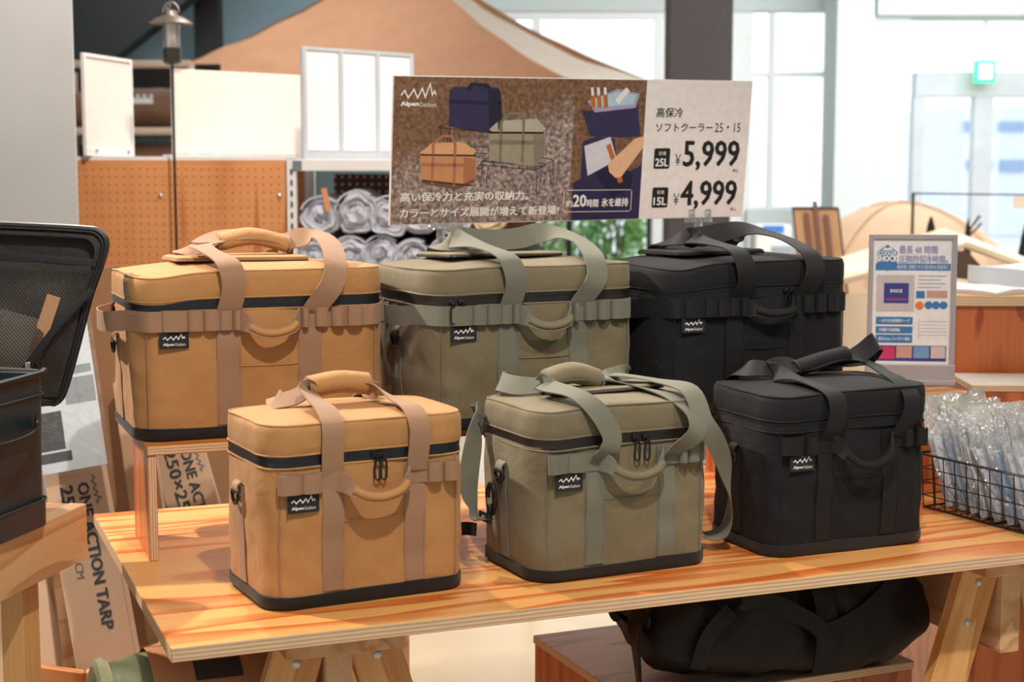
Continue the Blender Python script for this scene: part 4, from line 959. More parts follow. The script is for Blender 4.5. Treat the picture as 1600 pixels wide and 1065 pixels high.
MB().box((pw/2, 0, ph-fw/2), (pw-2*fw, .010, fw)).build('frame_rail', m_pfr, ps, bevel=.001)
X0, X1, Z0, Z1 = fw, pw-fw, .044, ph-fw
MB().box(((X0+X1)/2, .001, (Z0+Z1)/2), (X1-X0, .002, Z1-Z0)).build('poster_sheet', ink('poster_white', 238, 236, 240), ps)
PU = lambda u: X0+(X1-X0)*u
PV = lambda v: Z0+(Z1-Z0)*v
def prect(mb, u0, v0, u1, v1, y=-.0006): mb.poly([(PU(u0), PV(v0)), (PU(u1), PV(v0)), (PU(u1), PV(v1)), (PU(u0), PV(v1))], y)
i_blue, i_nv, i_lil, i_pk, i_or = ink('poster_blue', 66, 124, 186), ink('poster_navy', 62, 66, 142), ink('poster_lilac', 168, 166, 206), ink('poster_pink', 206, 60, 110), ink('poster_orange', 236, 130, 70)
b = MB(); prect(b, .029, .752, .983, .806)
for v0, v1 in ((.319, .379), (.247, .303), (.171, .237)): prect(b, .05, v0, .52, v1)
prect(b, .555, .530, .665, .588)
for u in (.716, .810, .906): b.add([(PU(u)+.0085*math.cos(2*PI*j/16), -.0006, PV(.475)+.0085*math.sin(2*PI*j/16)) for j in range(16)], [tuple(range(16))])
b.poly([(PU(u), PV(v)) for u, v in ((.05, .90), (.175, .955), (.30, .90), (.30, .80), (.175, .745), (.05, .80))], -.0012)
b.build('printed_blue_shapes', i_blue, ps)
b = MB(); prect(b, .034, .025, .958, .150); b.build('printed_navy_strip', i_nv, ps)
b = MB(); prect(b, .143, .489, .459, .650, -.0012); b.build('printed_pack_label', i_nv, ps)
b = MB(); prect(b, .047, .425, .53, .715, -.0008); b.build('printed_pack', ink('poster_silver', 200, 192, 196), ps)
b = MB(); prect(b, .05, .04, .30, .14, -.0010); b.build('printed_pink_panel', i_pk, ps)
b = MB(); prect(b, .17, .515, .44, .525, -.0016); b.build('printed_red_line', i_pk, ps)
b = MB(); b.add([(PU(.601)+.009*math.cos(2*PI*j/16), -.0008, PV(.472)+.009*math.sin(2*PI*j/16)) for j in range(16)], [tuple(range(16))]); b.build('printed_orange_disc', i_or, ps)
b = MB(); prect(b, .32, .05, .52, .145, -.0010); b.build('printed_snapshot', ink('poster_skin', 206, 158, 146), ps)
b = MB(); prect(b, .69, .535, .95, .592, -.0008); b.build('printed_snapshot', MATS['poster_skin'], ps)
b = MB(); prect(b, .54, .05, .74, .145, -.0010); b.build('printed_snapshot', ink('poster_sky', 120, 160, 206), ps)
b = MB(); prect(b, .76, .05, .945, .145, -.0010); b.build('printed_snapshot', ink('poster_pale', 214, 192, 200), ps)
b = MB(); put_text(b, '最長 48 時間', PU(.325), PU(.81), PV(.885), PV(.948), -.0010, .015); put_text(b, '圧倒的保冷時間。', PU(.325), PU(.945), PV(.812), PV(.872), -.0010, .015); b.build('lettering', i_lil, ps)
b = MB()
for k_ in range(4): prect(b, .575, .705-k_*.03, .93-.06*(k_ % 2), .710-k_*.03, -.0008)
for k_ in range(5): prect(b, .60, .235+k_*.027, .96, .237+k_*.027, -.0008)
line2 = [(.60, .365), (.61, .27), (.64, .24), (.80, .235), (.95, .25)]
prect(b, .598, .207, .602, .367, -.0008)
b.build('printed_lines', ink('poster_grey', 150, 150, 160), ps)
b = MB(); put_text(b, 'COOLER', PU(.06), PU(.29), PV(.872), PV(.905), -.0018, .02); put_text(b, 'SHOCK', PU(.045), PU(.305), PV(.822), PV(.868), -.0018, .03); put_text(b, 'SHOCK', PU(.22), PU(.38), PV(.575), PV(.60), -.0018, .02)
b.poly([(PU(u), PV(v)) for u, v in ((.10, .91), (.15, .935), (.175, .925), (.21, .938), (.25, .91))], -.0018)
put_text(b, '－12℃を長時間キープ', PU(.09), PU(.48), PV(.335), PV(.363), -.0012, .01); put_text(b, '冷凍庫で急速凍結', PU(.09), PU(.36), PV(.262), PV(.290), -.0012, .01); put_text(b, '厚み2.5cm コンパクト設計', PU(.09), PU(.49), PV(.190), PV(.218), -.0012, .01)
put_text(b, '業務用に開発された保冷剤を家庭用に', PU(.30), PU(.96), PV(.762), PV(.796), -.0012, .0)
b.build('lettering', m_white, ps)
# ------------------------------------------------------------------ left stand with the open charcoal cooler
SY = 78; so = Vector((at(124, 850, 2.46).x, 2.46, 0)); STOP = .846
t = thing('pine_stand', 'pine stand with apron and post carrying the open charcoal cooler', 'stand', so, R(SY))
# local +x runs away from the camera, local -y faces right into the aisle
def sb(nm, p0, p1, w_, th, face, mt=m_pine):
    M = frame_M(p0, p1, face); L = (Vector(p1)-Vector(p0)).length
    b_ = MB().box((0, 0, 0), (L, w_, th)).build(nm, mt, t, bevel=.0015, seg=1); b_.location = M.translation; b_.rotation_euler = M.to_euler(); return b_
sb('apron', (-.9, 0, STOP-.045), (0, 0, STOP-.045), .09, .03, (0, -1, 0))
sb('shelf_board', (-.9, .215, STOP-.010), (-.001, .215, STOP-.010), .40, .018, (0, 0, 1))
sb('post', (-.13, .035, 0), (-.13, .035, STOP-.022), .050, .038, (0, -1, 0), m_leg)
sb('post', (-.13, .38, 0), (-.13, .38, STOP-.022), .050, .038, (0, -1, 0), m_leg)
sb('cross_rail', (-.13, .06, .30), (-.13, .36, .30), .08, .022, (1, 0, 0))
m_char = fabric('charcoal_coated_cloth', s(30, 48, 58), rough=.38, wr=.35, spec=.5, sheen=0)
m_mesh, nt, p = newmat('black_mesh_net')
nt.nodes.remove(p); out = nt.nodes['Material Output']
d1 = N(nt, 'ShaderNodeBsdfPrincipled'); d1.inputs['Base Color'].default_value = s(52, 44, 40); d1.inputs['Roughness'].default_value = .55
tr = N(nt, 'ShaderNodeBsdfTransparent'); mx = N(nt, 'ShaderNodeMixShader')
v = coords(nt, (1, 1, 1), (0, R(38), 0)); wv = N(nt, 'ShaderNodeTexWave'); wv.inputs['Scale'].default_value = 75; wv.bands_direction = 'X'; nt.links.new(v, wv.inputs['Vector'])
rm = N(nt, 'ShaderNodeMapRange'); rm.inputs[3].default_value = .35; rm.inputs[4].default_value = .95; nt.links.new(wv.outputs['Fac'], rm.inputs[0])
nt.links.new(rm.outputs[0], mx.inputs[0]); nt.links.new(tr.outputs[0], mx.inputs[1]); nt.links.new(d1.outputs[0], mx.inputs[2]); nt.links.new(mx.outputs[0], out.inputs[0])
m_pipe = plain('black_piping', s(20, 20, 22), rough=.45)
co = on(84, 815, STOP)
oc = thing('open_cooler_bag', 'open charcoal cooler bag with mesh lid pocket, at the left edge', 'cooler bag', (co.x, co.y, STOP), R(77))
BW, BDp, BHh = .34, .27, .232
# box walls: local x = away, local y = to the left
def rr_ring(hx, hy, r_, cx, cy, n=7):
    P = []
    for (sx_, sy_, a0) in ((1, -1, -90), (1, 1, 0), (-1, 1, 90), (-1, -1, 180)):
        for j in range(n): a = R(a0+90*j/(n-1)); P.append((cx+sx_*(hx-r_)+r_*math.cos(a), cy+sy_*(hy-r_)+r_*math.sin(a)))
    return P
def wallshell(z0, z1, hx0, hy0, grow, k_=10, th=.012, wob=.002, cx=-BW/2, cy=BDp/2):
    rings = []
    for i in range(k_+1):
        z = z0+(z1-z0)*i/k_; g = grow*i/k_
        rings.append([(x, y, z) for x, y in rr_ring(hx0+g, hy0+g, .03, cx, cy)])
    inner = [[(x, y, z) for x, y in rr_ring(hx0+grow*i/k_-th, hy0+grow*i/k_-th, .024, cx, cy)] for i in range(k_, -1, -1) for z in [z0+(z1-z0)*i/k_+(.004 if i == 0 else 0)]]
    vs = [q for r_ in rings+inner for q in r_]; n_ = len(rings[0]); m_ = len(rings+inner)
    vs = [(x+wob*noise.noise(Vector((x*12, y*12, z*8))), y+wob*2*noise.noise(Vector((x*9, y*12, z*8+5))), z) for x, y, z in vs]
    fs = [(i*n_+j, i*n_+(j+1) % n_, (i+1)*n_+(j+1) % n_, (i+1)*n_+j) for i in range(m_-1) for j in range(n_)]+[tuple(range(n_-1, -1, -1)), tuple((m_-1)*n_+j for j in range(n_))]
    return MB().add(vs, fs)
wallshell(.001, BHh, BW/2-.004, BDp/2-.004, .003).build('bag_body', m_char, oc, smooth=True, sharp=50)
wallshell(.0, .040, BW/2, BDp/2, .0, 4, .006).build('base_band', plain('base_coated', s(34, 46, 54), rough=.35, bump=.2), oc, smooth=True, sharp=50)
MB().tube([(x, y, .041) for x, y in rr_ring(BW/2+.001, BDp/2+.001, .03, -BW/2, BDp/2)], .0016, 6, closed=True).build('base_piping', m_char, oc)
MB().tube([(x, y, BHh+.002+.003*math.sin(i*.9)) for i, (x, y) in enumerate(rr_ring(BW/2+.003, BDp/2+.003, .03, -BW/2, BDp/2))], .005, 8, closed=True).build('rim_binding', m_pipe, oc, smooth=True)
MB().tube([(x, y, BHh-.030) for x, y in rr_ring(BW/2+.001, BDp/2+.001, .03, -BW/2, BDp/2)], .002, 6, closed=True).build('rim_seam', m_pipe, oc, smooth=True)
MB().ribbon([(-.32, -.006, .170, 0, 0, 1), (-.26, -.026, .150, 0, 0, 1), (-.16, -.034, .145, 0, 0, 1), (-.09, -.028, .150, 0, 0, 1), (-.055, -.010, .160, 0, 0, 1), (-.045, -.003, .165, 0, 0, 1)], .022, .004, 6).build('grab_handle', m_pipe, oc, smooth=True)
# raised lid: frame, mesh net, zip; hinged on the far side, leaning back
lo_ = at(98, 612, 2.50)
LM = Matrix.Translation((lo_.x, 2.50, lo_.z-.012)) @ Matrix.Rotation(R(10), 4, 'Z') @ Matrix.Rotation(R(-8), 4, 'X')
lid = thing('lid', None, None); del_ = lid
lid.parent = oc
pm = Matrix.Translation(oc.location) @ Matrix.Rotation(R(77), 4, 'Z')
LL_ = pm.inverted() @ LM; lid.location = LL_.translation; lid.rotation_euler = LL_.to_euler()
# outline in local XZ (x to the right): corner lower right at (0,0)
def lid_outline(o_=0):
    P = [(-.012, -.006), (.002, .010), (.022, .075), (.046, .165), (.0695, .232), (.0735, .258), (.063, .274), (.040, .279), (-.06, .285), (-.20, .291), (-.27, .290), (-.285, .27), (-.28, .02), (-.262, -.006), (-.13, .000)]
    return [(x, z) for x, z in P]
OUT = cr([q for q in lid_outline()]+[lid_outline()[0]], 5)[:-1]
cx_, cz_ = -.11, .14
inn = [(cx_+(x-cx_)*.90, cz_+(z-cz_)*.90) for x, z in OUT]
k = len(OUT)
vs = [(x, -.012, z) for x, z in OUT]+[(x, -.016, z) for x, z in inn]+[(x, .004, z) for x, z in inn]+[(cx_+(x-cx_)*.99, .030, cz_+(z-cz_)*.99) for x, z in OUT]
fs = [(i*k+j, i*k+(j+1) % k, (i+1)*k+(j+1) % k, (i+1)*k+j) for i in range(2) for j in range(k)]+[(j, 3*k+j, 3*k+(j+1) % k, (j+1) % k), ][:0]
fs += [(j, 3*k+j, 3*k+(j+1) % k, (j+1) % k) for j in range(k)]+[tuple(2*k+j for j in range(k)), tuple(3*k+j for j in range(k-1, -1, -1))]
MB().add(vs, fs).build('lid_shell', m_pipe if False else fabric('black_lining_cloth', s(44, 38, 36), rough=.6, wr=.9, wscale=16), lid, smooth=True, sharp=50)
MB().tube([(x, -.013, z) for x, z in OUT], .0060, 8, closed=True).build('lid_piping', m_pipe, lid, smooth=True)
MB().tube([(x*.97-.003, -.017, z*.97+.004) for x, z in OUT], .0028, 6, closed=True).build('lid_inner_cord', m_pipe, lid, smooth=True)
vs = []; n_ = 16
for a_ in range(n_+1):
    for c_ in range(n_+1):
        u, v = a_/n_, c_/n_
        x = -.268+u*(.262+.060*v); z = .004+v*.222
        vs.append((x, -.024-.022*math.sin(PI*u)*math.sin(PI*min(1, v*1.15))+.004*noise.noise(Vector((u*5, v*5, 2))), z))
MB().add(vs, [(i*(n_+1)+j, i*(n_+1)+j+1, (i+1)*(n_+1)+j+1, (i+1)*(n_+1)+j) for i in range(n_) for j in range(n_)]).build('mesh_pocket', m_mesh, lid, smooth=True)
MB().ribbon([(-.275, -.022, .236, 0, 0, 1), (-.14, -.027, .238, 0, 0, 1), (-.02, -.025, .229, 0, 0, 1), (.055, -.020, .222, 0, 0, 1)], .012, .003, 5).build('pocket_hem', m_pipe, lid, smooth=True)
MB().ribbon([(.054, -.040, .178, 0, 0, 1), (.0, -.050, .120, 0, 0, 1), (-.045, -.052, .060, 0, 0, 1), (-.072, -.044, .022, 0, 0, 1)], .011, .003, 5).build('lid_zip', m_pipe, lid, smooth=True)
MB().box((-.047, -.058, .052), (.008, .005, .018)).build('zip_pull', m_chrome, lid, bevel=.0015)
# things in the mesh pocket
q = LM @ Vector((-.045, -.026, .060)); q2 = LM @ Vector((-.008, -.032, .168))
o = board('cardboard_strip', q, q2, .022, .012, LM.to_3x3() @ Vector((.2, -1, .2)), [plain('corrugated_card', s(196, 150, 112), rough=.8, bump=.4, bscale=120)], bevel=.0008); tag(o, 'brown corrugated cardboard strip tucked in the charcoal cooler lid pocket', 'cardboard')
vs = []; n_ = 10
for sd_ in (0, 1):
    for a_ in range(n_+1):
        for c_ in range(n_+1):
            u, v = a_/n_, c_/n_
            vs.append((-.15+.10*u+.018*v, -.030-.010*sd_*math.sin(PI*u)*math.sin(PI*v)-.003*noise.noise(Vector((u*6, v*6, 4))), .004+v*(.148-.03*abs(u-.3))))
Q = (n_+1)**2; fs = []
for i in range(n_):
    for j in range(n_): k = i*(n_+1)+j; fs += [(k, k+1, k+n_+2, k+n_+1), (Q+k, Q+k+n_+1, Q+k+n_+2, Q+k+1)]
o = MB().add([LM @ Vector(x) for x in vs], fs).build('plastic_pouch', clear('pale_poly_film', gloss=.08, rough=.2, haze=.55, hazecol=(.75, .66, .6, 1), bump=.8, bscale=60), smooth=True)
tag(o, 'pale folded plastic pouch inside the charcoal cooler lid pocket', 'pouch')

# ------------------------------------------------------------------ leaning tarp cartons in a floor crate
m_card = plain('carton_board', s(198, 168, 142), rough=.8, var=.04); m_cprint = plain('grey_carton_print', s(104, 112, 120), rough=.8, var=.02)
m_brown = plain('brown_kraft_board', s(158, 118, 84), rough=.8, var=.05)
def carton(name, label, p_top, p_bot, w_, th, face, mat, txt=(), group=None, cat='carton'):
    """local X runs from top to bottom, local Z faces out, local Y to the viewer's right"""
    M = frame_M(p_top, p_bot, face); L = (Vector(p_bot)-Vector(p_top)).length
    t_ = thing(name, label, cat, M.translation, 0, group); t_.rotation_euler = M.to_euler()
    MB().box((0, 0, 0), (L, w_, th)).build('carton_body', mat, t_, bevel=.002, seg=1)
    b_ = MB()
    for body, x0_, x1_, y0_, y1_, bo in txt:        # text reads along +X, upright toward +Y*
        f = lambda X_, Z_: (X_, Z_, th/2+.0006)
        if body == 'ZZ': zigzag(b_, x0_, x1_, y0_, y1_, 0, .0035, f)
        else: put_text(b_, body, x0_, x1_, y0_, y1_, 0, bo, f)
    if txt: b_.build('lettering', m_cprint, t_)
    return t_
def ends(u0, v0, u1, v1, y0_, y1_): return at(u0, v0, y0_), at(u1, v1, y1_)
fc = (.15, -1, .25)
# near carton, beside the table corner
TXTA = [('ONE ACTION TARP', .0, .30, .004, .026, .03), ('250×250', .0, .150, -.030, -.006, .03), ('CM', .158, .19, -.028, -.012, 0), ('ZZ', -.012, .048, .033, .045, 0)]
p0, p1 = ends(80, 520, 184, 1110, 3.22, 2.92)
carton('tarp_carton', 'tall carton lettered ONE ACTION TARP leaning beside the table corner', p0, p1, .116, .09, fc, m_card, [(a_, x0_-.055, x1_-.055, y0_, y1_, bo) for a_, x0_, x1_, y0_, y1_, bo in TXTA], 'tarp cartons in the floor crate')
p0, p1 = ends(0, 700, 45, 1120, 3.15, 2.90)
carton('tarp_carton', 'tarp carton at the far left behind the pine stand post', p0, p1, .14, .09, fc, m_card, [('ACTION TARP', .0, .20, -.012, .012, .03)], 'tarp cartons in the floor crate')
p0, p1 = ends(250, 600, 362, 1000, 3.55, 3.30)
carton('tarp_carton', 'tarp carton seen through the riser, lettered 250×250', p0, p1, .116, .07, fc, m_card, [('ONE ACTION TARP', -.13, .17, .004, .027, .03), ('250×250', -.14, .03, -.032, -.006, .03), ('ZZ', -.13, -.07, .034, .046, 0)], 'tarp cartons in the floor crate')
p0, p1 = ends(204, 600, 258, 1000, 3.36, 3.14)
carton('tarp_carton', 'narrow tarp carton directly behind the riser left panel', p0, p1, .07, .06, fc, m_card, [('ZZ', -.15, -.07, .010, .024, 0), ('250 CM', .02, .14, -.02, .005, .02)], 'tarp cartons in the floor crate')
p0, p1 = ends(140, 425, 200, 1010, 3.50, 3.30)
carton('kraft_carton', 'plain brown kraft carton between the dark cooler and the large tan cooler', p0, p1, .150, .08, fc, m_brown)
p0, p1 = ends(350, 600, 382, 1000, 3.95, 3.85)
carton('kraft_carton', 'plain brown kraft carton in shade behind the riser', p0, p1, .34, .08, fc, m_brown)
# printed sheet in a clear sleeve in front of the near carton
p0, p1 = at(66, 430, 3.18), at(108, 735, 3.02)
M = frame_M(p0, p1, fc); L = (p1-p0).length
t = thing('sleeved_leaflet', 'printed leaflet in a clear sleeve above the near tarp carton', 'leaflet', M.translation); t.rotation_euler = M.to_euler()
m_leaf = plain('leaflet_pale_blue', s(214, 228, 240), rough=.35, var=.05, vscale=20); m_leafd = plain('leaflet_dark', s(62, 66, 70), rough=.4); m_leafp = plain('leaflet_grey', s(140, 152, 160), rough=.4)
MB().box((0, 0, .0), (L, .150, .003)).build('leaflet_sheet', m_leaf, t)
b = MB()
for x0_, x1_, y0_, y1_ in ((.17, .19, -.072, .010), (.085, .165, -.072, .000), (-.02, .07, -.072, -.02)): b.add([(x0_, y0_, .0019), (x1_, y0_, .0019), (x1_, y1_, .0019), (x0_, y1_, .0019)], [(0, 1, 2, 3)])
b.build('printed_dark_blocks', m_leafd, t)
b = MB()
for x0_, x1_, y0_, y1_ in ((-.005, .012, .010, .07), (.02, .075, .012, .072)): b.add([(x0_, y0_, .0019), (x1_, y0_, .0019), (x1_, y1_, .0019), (x0_, y1_, .0019)], [(0, 1, 2, 3)])
b.build('printed_grey_blocks', m_leafp, t)
vs = []; n_ = 14
for a_ in range(n_+1):
    for c_ in range(9): vs.append((-L/2-.01+(L+.02)*a_/n_, -.085+.17*c_/8, .007+.0035*noise.noise(Vector((a_*.8, c_*.9, 1)))))
MB().add(vs, [(i*9+j, i*9+j+1, (i+1)*9+j+1, (i+1)*9+j) for i in range(n_) for j in range(8)]).build('clear_sleeve', clear('sleeve_film', gloss=.05, rough=.12, haze=.03, bump=.35, bscale=18), t, smooth=True)
# clear wrapped sheet behind the large tan cooler
p0, p1 = at(196, 428, 3.85), at(214, 800, 3.75)
M = frame_M(p0, p1, fc); L = (p1-p0).length
t = thing('wrapped_sheet', 'pale sheet in clear wrap standing behind the large tan cooler', 'sheet', M.translation); t.rotation_euler = M.to_euler()
MB().box((0, .02, 0), (L, .10, .004)).build('leaflet_sheet', m_leaf, t)
MB().box((0, .02, .0055), (L+.006, .114, .002)).build('clear_sleeve', MATS['sleeve_film'], t)
# floor crate of pine boards around the cartons
fcz = .43
c0 = at(133, 1034, 2.86); c0.z = 0
def crate_wall(p, q, h, nm='crate_wall', par=None, mt=m_pine):
    d = Vector(q)-Vector(p); a = math.atan2(d.y, d.x); mid = (Vector(p)+Vector(q))/2
    o_ = MB().box((0, 0, 0), (d.length, .018, h)).build(nm, mt, par, bevel=.001, seg=1)
    o_.location = (mid.x-par.location.x, mid.y-par.location.y, h/2); o_.rotation_euler = (0, 0, a); return o_
t = thing('floor_crate', 'open pine crate on the floor holding the leaning cartons', 'crate', c0)
cA = c0; dirR = Vector((.50, .86, 0)); dirL = Vector((-.93, .36, 0))
crate_wall(cA, cA+dirR*1.1, fcz, par=t); crate_wall(cA, cA+dirL*.9, fcz, par=t, mt=m_pine2)
crate_wall(cA+dirL*.9, cA+dirL*.9+dirR*1.1, fcz, par=t); crate_wall(cA+dirR*1.1, cA+dirR*1.1+dirL*.9, fcz, par=t)

# ------------------------------------------------------------------ under the table: plinth, duffel, sleeping bag
PLH = .50
pf = Vector((.728, 2.71, 0)); PY = 23; cp, sp_ = math.cos(R(PY)), math.sin(R(PY))
po = Vector((pf.x-.57*cp, pf.y-.57*sp_, 0))
m_plt = wood('plinth_top_face', s(206, 176, 150), s(160, 124, 98), sc=(1.3, 9, 9), bands=3, rough=.35, coat=.3, seed=14)
crate('plywood_plinth', 'low plywood plinth under the table carrying the black duffel', (po.x, po.y, 0), PY, (.57, .41, PLH), topm=m_plt, face=m_lauan)
# duffel bag: soft lofted body with gathered ends
dm = fabric('black_nylon', s(13, 14, 19), rough=.6, wr=1.0, wscale=9, spec=.35, sheen=0)
dc = Vector((.462, 2.700, PLH))
t = thing('duffel_bag', 'large soft black duffel bag slumped on the plinth under the table', 'duffel bag', dc, R(18))
vs = []; nu, nv = 44, 40; DL, DW, DH = .555, .27, .205
for a_ in range(nu+1):
    u = a_/nu*2-1
    e = max(0, 1-abs(u)**5)**.38
    for c_ in range(nv):
        th_ = 2*PI*c_/nv; cy_, cz_2 = math.cos(th_), math.sin(th_)
        sq = lambda q, pw_: math.copysign(abs(q)**pw_, q)
        y = DW/2*sq(cy_, .75)*(.55+.45*e); z = DH/2*sq(cz_2, .7)*e*(1.0+.12*math.sin(u*2.6+.6))
        f = .012*noise.noise(Vector((u*4, y*14, z*14)))+.014*math.sin(abs(u-.1)*16+z*20)*noise.noise(Vector((u*2, cy_*2, cz_2*2)))
        z2 = DH/2+z+f*1.2
        cin = 1-.10*math.exp(-((u-.12)/.08)**2)
        vs.append((u*DL/2*(1+.03*math.sin(th_*2)), y*cin+f*cy_, max(.003, .003+(z2)*cin)))
fs = [(i*nv+j, i*nv+(j+1) % nv, (i+1)*nv+(j+1) % nv, (i+1)*nv+j) for i in range(nu) for j in range(nv)]+[tuple(range(nv-1, -1, -1)), tuple(nu*nv+j for j in range(nv))]
MB().add(vs, fs).build('duffel_body', dm, t, smooth=True, sharp=80)
MB().ribbon([(.03, -.08, .206, 1, 0, 0), (.03, -.118, .185, 1, 0, 0), (.036, -.140, .14, 1, 0, 0), (.036, -.146, .08, 1, 0, 0), (.036, -.134, .02, 1, 0, 0)], .040, .004, 6).build('compression_strap', dm, t, smooth=True)
MB().tube([(-.265, -.08, .10), (-.265, -.07, .16), (-.24, -.04, .196), (-.2, -.02, .207), (0, 0, .207), (.15, 0, .207)], .004, 6).build('duffel_zip', m_pipe, t, smooth=True)
MB().ribbon([(-.20, -.13, .05, 1, 0, 0), (-.18, -.146, .12, 1, 0, 0), (-.10, -.142, .165, .7, 0, .7), (.0, -.146, .12, .4, 0, 1), (.036, -.150, .10, 0, 0, 1), (.12, -.142, .13, -.4, 0, 1), (.20, -.12, .185, -.7, 0, .7)], .030, .004, 8).build('carry_handle', dm, t, smooth=True)
MB().ribbon([(-.262, -.05, .14, 0, 1, 0), (-.300, -.10, .12, 0, 1, .2), (-.305, -.125, .05, .2, 1, 0), (-.300, -.12, .012, .3, 1, 0)], .034, .005, 6).build('hanging_strap', dm, t, smooth=True)
# rolled sleeping bag with card wrap on a low plinth
sc_ = T(.075, .29)
slz = .51
crate('plywood_plinth', 'low plywood plinth holding the green sleeping bag under the table', T(-.13, .14, -.75), TYAW, (.46, .34, slz-.10), topm=m_plt, face=m_lauan)
m_sage = fabric('sage_nylon', s(128, 138, 104), rough=.5, wr=.8, wscale=14); m_sagel = fabric('pale_sage_nylon', s(176, 178, 140), rough=.5, wr=.8, wscale=14)
t = thing('sleeping_bag_roll', 'green rolled sleeping bag with printed cardboard wrap below the table corner', 'sleeping bag', (sc_.x, sc_.y-.03, slz-.10), R(TYAW))
vs = []; nu, nv = 30, 28; SR = .122
for a_ in range(nu+1):
    u = a_/nu*2-1; e = max(.05, 1-abs(u)**6)**.4
    for c_ in range(nv):
        th_ = 2*PI*c_/nv; rr_ = SR*e*(1+.05*noise.noise(Vector((u*5, math.cos(th_)*2, math.sin(th_)*2))))
        vs.append((u*.145, rr_*math.cos(th_), SR*1.06+rr_*math.sin(th_)))
fs = [(i*nv+j, i*nv+(j+1) % nv, (i+1)*nv+(j+1) % nv, (i+1)*nv+j) for i in range(nu) for j in range(nv)]+[tuple(range(nv-1, -1, -1)), tuple(nu*nv+j for j in range(nv))]
MB().add(vs, fs).build('roll_body', m_sage, t, smooth=True)
b = MB()
for sx_ in (-.125,): b.tube([(sx_, (SR*.90)*math.cos(q*PI/12), SR*1.06+(SR*.90)*math.sin(q*PI/12)) for q in range(24)], .012, 8, closed=True)
b.build('roll_end_trim', m_sagel, t, smooth=True)
vs = []
for a_ in (-.06, .12):
    for q in range(13): th_ = R(25+130*q/12); vs.append((a_, -(SR+.006)*math.cos(th_), SR*1.06+(SR+.006)*math.sin(th_)))
for a_ in (-.06, .12):
    for q in range(13): th_ = R(25+130*q/12); vs.append((a_, -(SR+.0075)*math.cos(th_), SR*1.06+(SR+.0075)*math.sin(th_)))
fs = [(j, j+1, 13+j+1, 13+j) for j in range(12)]+[(26+j, 39+j, 39+j+1, 26+j+1) for j in range(12)]+[(j, 26+j, 26+j+1, j+1) for j in range(12)]+[(13+j, 13+j+1, 39+j+1, 39+j) for j in range(12)]+[(0, 13, 39, 26), (12, 38, 51, 25)]
wrap = MB().add(vs, fs).build('card_wrap', plain('orange_kraft', s(206, 148, 104), rough=.7), t, smooth=True)
def cyl(x, a_): th_ = R(25+130*a_); return (x, -(SR+.0082)*math.cos(th_), SR*1.06+(SR+.0082)*math.sin(th_))
b = MB()
for x0_, x1_, a0_, a1_ in ((.0, .07, .20, .33), (.02, .09, .02, .12), (-.05, -.01, .08, .2)):
    g = 5; vv = [cyl(x, a0_+(a1_-a0_)*j/g) for j in range(g+1) for x in (x0_, x1_)]
    b.add(vv, [(2*j, 2*j+1, 2*j+3, 2*j+2) for j in range(g)])
b.build('printed_pictures', m_leafd, wrap)
b = MB()
g = 5; vv = [cyl(x, -.02+.14*j/g) for j in range(g+1) for x in (-.058, -.02)]
b.add(vv, [(2*j, 2*j+1, 2*j+3, 2*j+2) for j in range(g)]); b.build('bar_code_label', m_white, wrap)
# dark rolled mat next to it
o = MB().lathe([(.10, .0), (.126, .004), (.132, .02), (.126, .036), (.10, .040)], 26).build('end_cap', m_blk, t, smooth=True)
o.rotation_euler = (0, PI/2, 0); o.location = (.118, 0, SR*1.06)
MB().ribbon([(.12, -.06, .23, 1, 0, 0), (.125, -.10, .235, 1, 0, 0), (.13, -.135, .21, 1, 0, 0), (.13, -.13, .15, 1, 0, 0)], .03, .006, 6).build('strap_loop', m_char, t, smooth=True)
t = thing('black_case', 'low black case on the floor beyond the right trestle', 'case', (1.24, 4.55, 0), R(10))
MB().box((0, 0, .075), (.36, .30, .15)).build('case_body', m_char, t, bevel=.02); MB().tube([(-.08, -.15, .09), (-.06, -.175, .10), (.06, -.175, .10), (.08, -.15, .09)], .008).build('case_handle', m_pipe, t, smooth=True)
# display card seen in the gap between the two right coolers
a = at(1108, 720, 4.3)
t = thing('display_board', 'white and blue printed board seen in the gap left of the small black cooler', 'board', (a.x, 4.3, 0), R(4))
MB().box((0, 0, .55), (.42, .02, 1.1)).build('board_panel', ink('board_cream', 236, 220, 198), t, bevel=.002)
MB().poly([(-.2, .34), (.2, .34), (.2, .86), (-.02, .64)], -.0112).build('printed_blue_area', ink('board_blue', 122, 160, 200), t)
MB().box((0, .10, .01), (.36, .22, .02)).build('board_foot', m_pfr, t)
# ------------------------------------------------------------------ shelving unit with perforated board end
YG = 5.0
gx0, gx1 = at(40, 300, YG).x, at(446, 300, YG).x; gz = at(300, 250, YG).z
m_peg = wood('perforated_board', s(214, 146, 92), s(186, 112, 62), sc=(9, 4, 1.2), bands=1.2, contrast=.3, coat=.05, rough=.5, seed=6)
gd = thing('perforated_board_shelving', 'orange perforated board end of a shelving unit with white signs on top', 'shelving unit', ((gx0+gx1)/2, YG, 0))
gw = gx1-gx0
MB().box((0, .012, gz/2), (gw, .012, gz)).build('perforated_panel', m_peg, gd)
b = MB()
nxh, nzh = int(gw/.025), 34
for i in range(nxh):
    for j in range(nzh):
        x, z = -gw/2+.02+i*.025, gz-.03-j*.025
        b.add([(x+.0032*math.cos(PI*a_/3), .0055, z+.0032*math.sin(PI*a_/3)) for a_ in range(6)], [(0, 1, 2, 3, 4, 5)])
o = b.build('peg_holes', plain('peg_hole_dark', s(150, 92, 48), rough=.9), gd); o['kind'] = 'stuff'
m_wmet = plain('white_steel_shelving', s(222, 222, 224), rough=.4, var=.02)
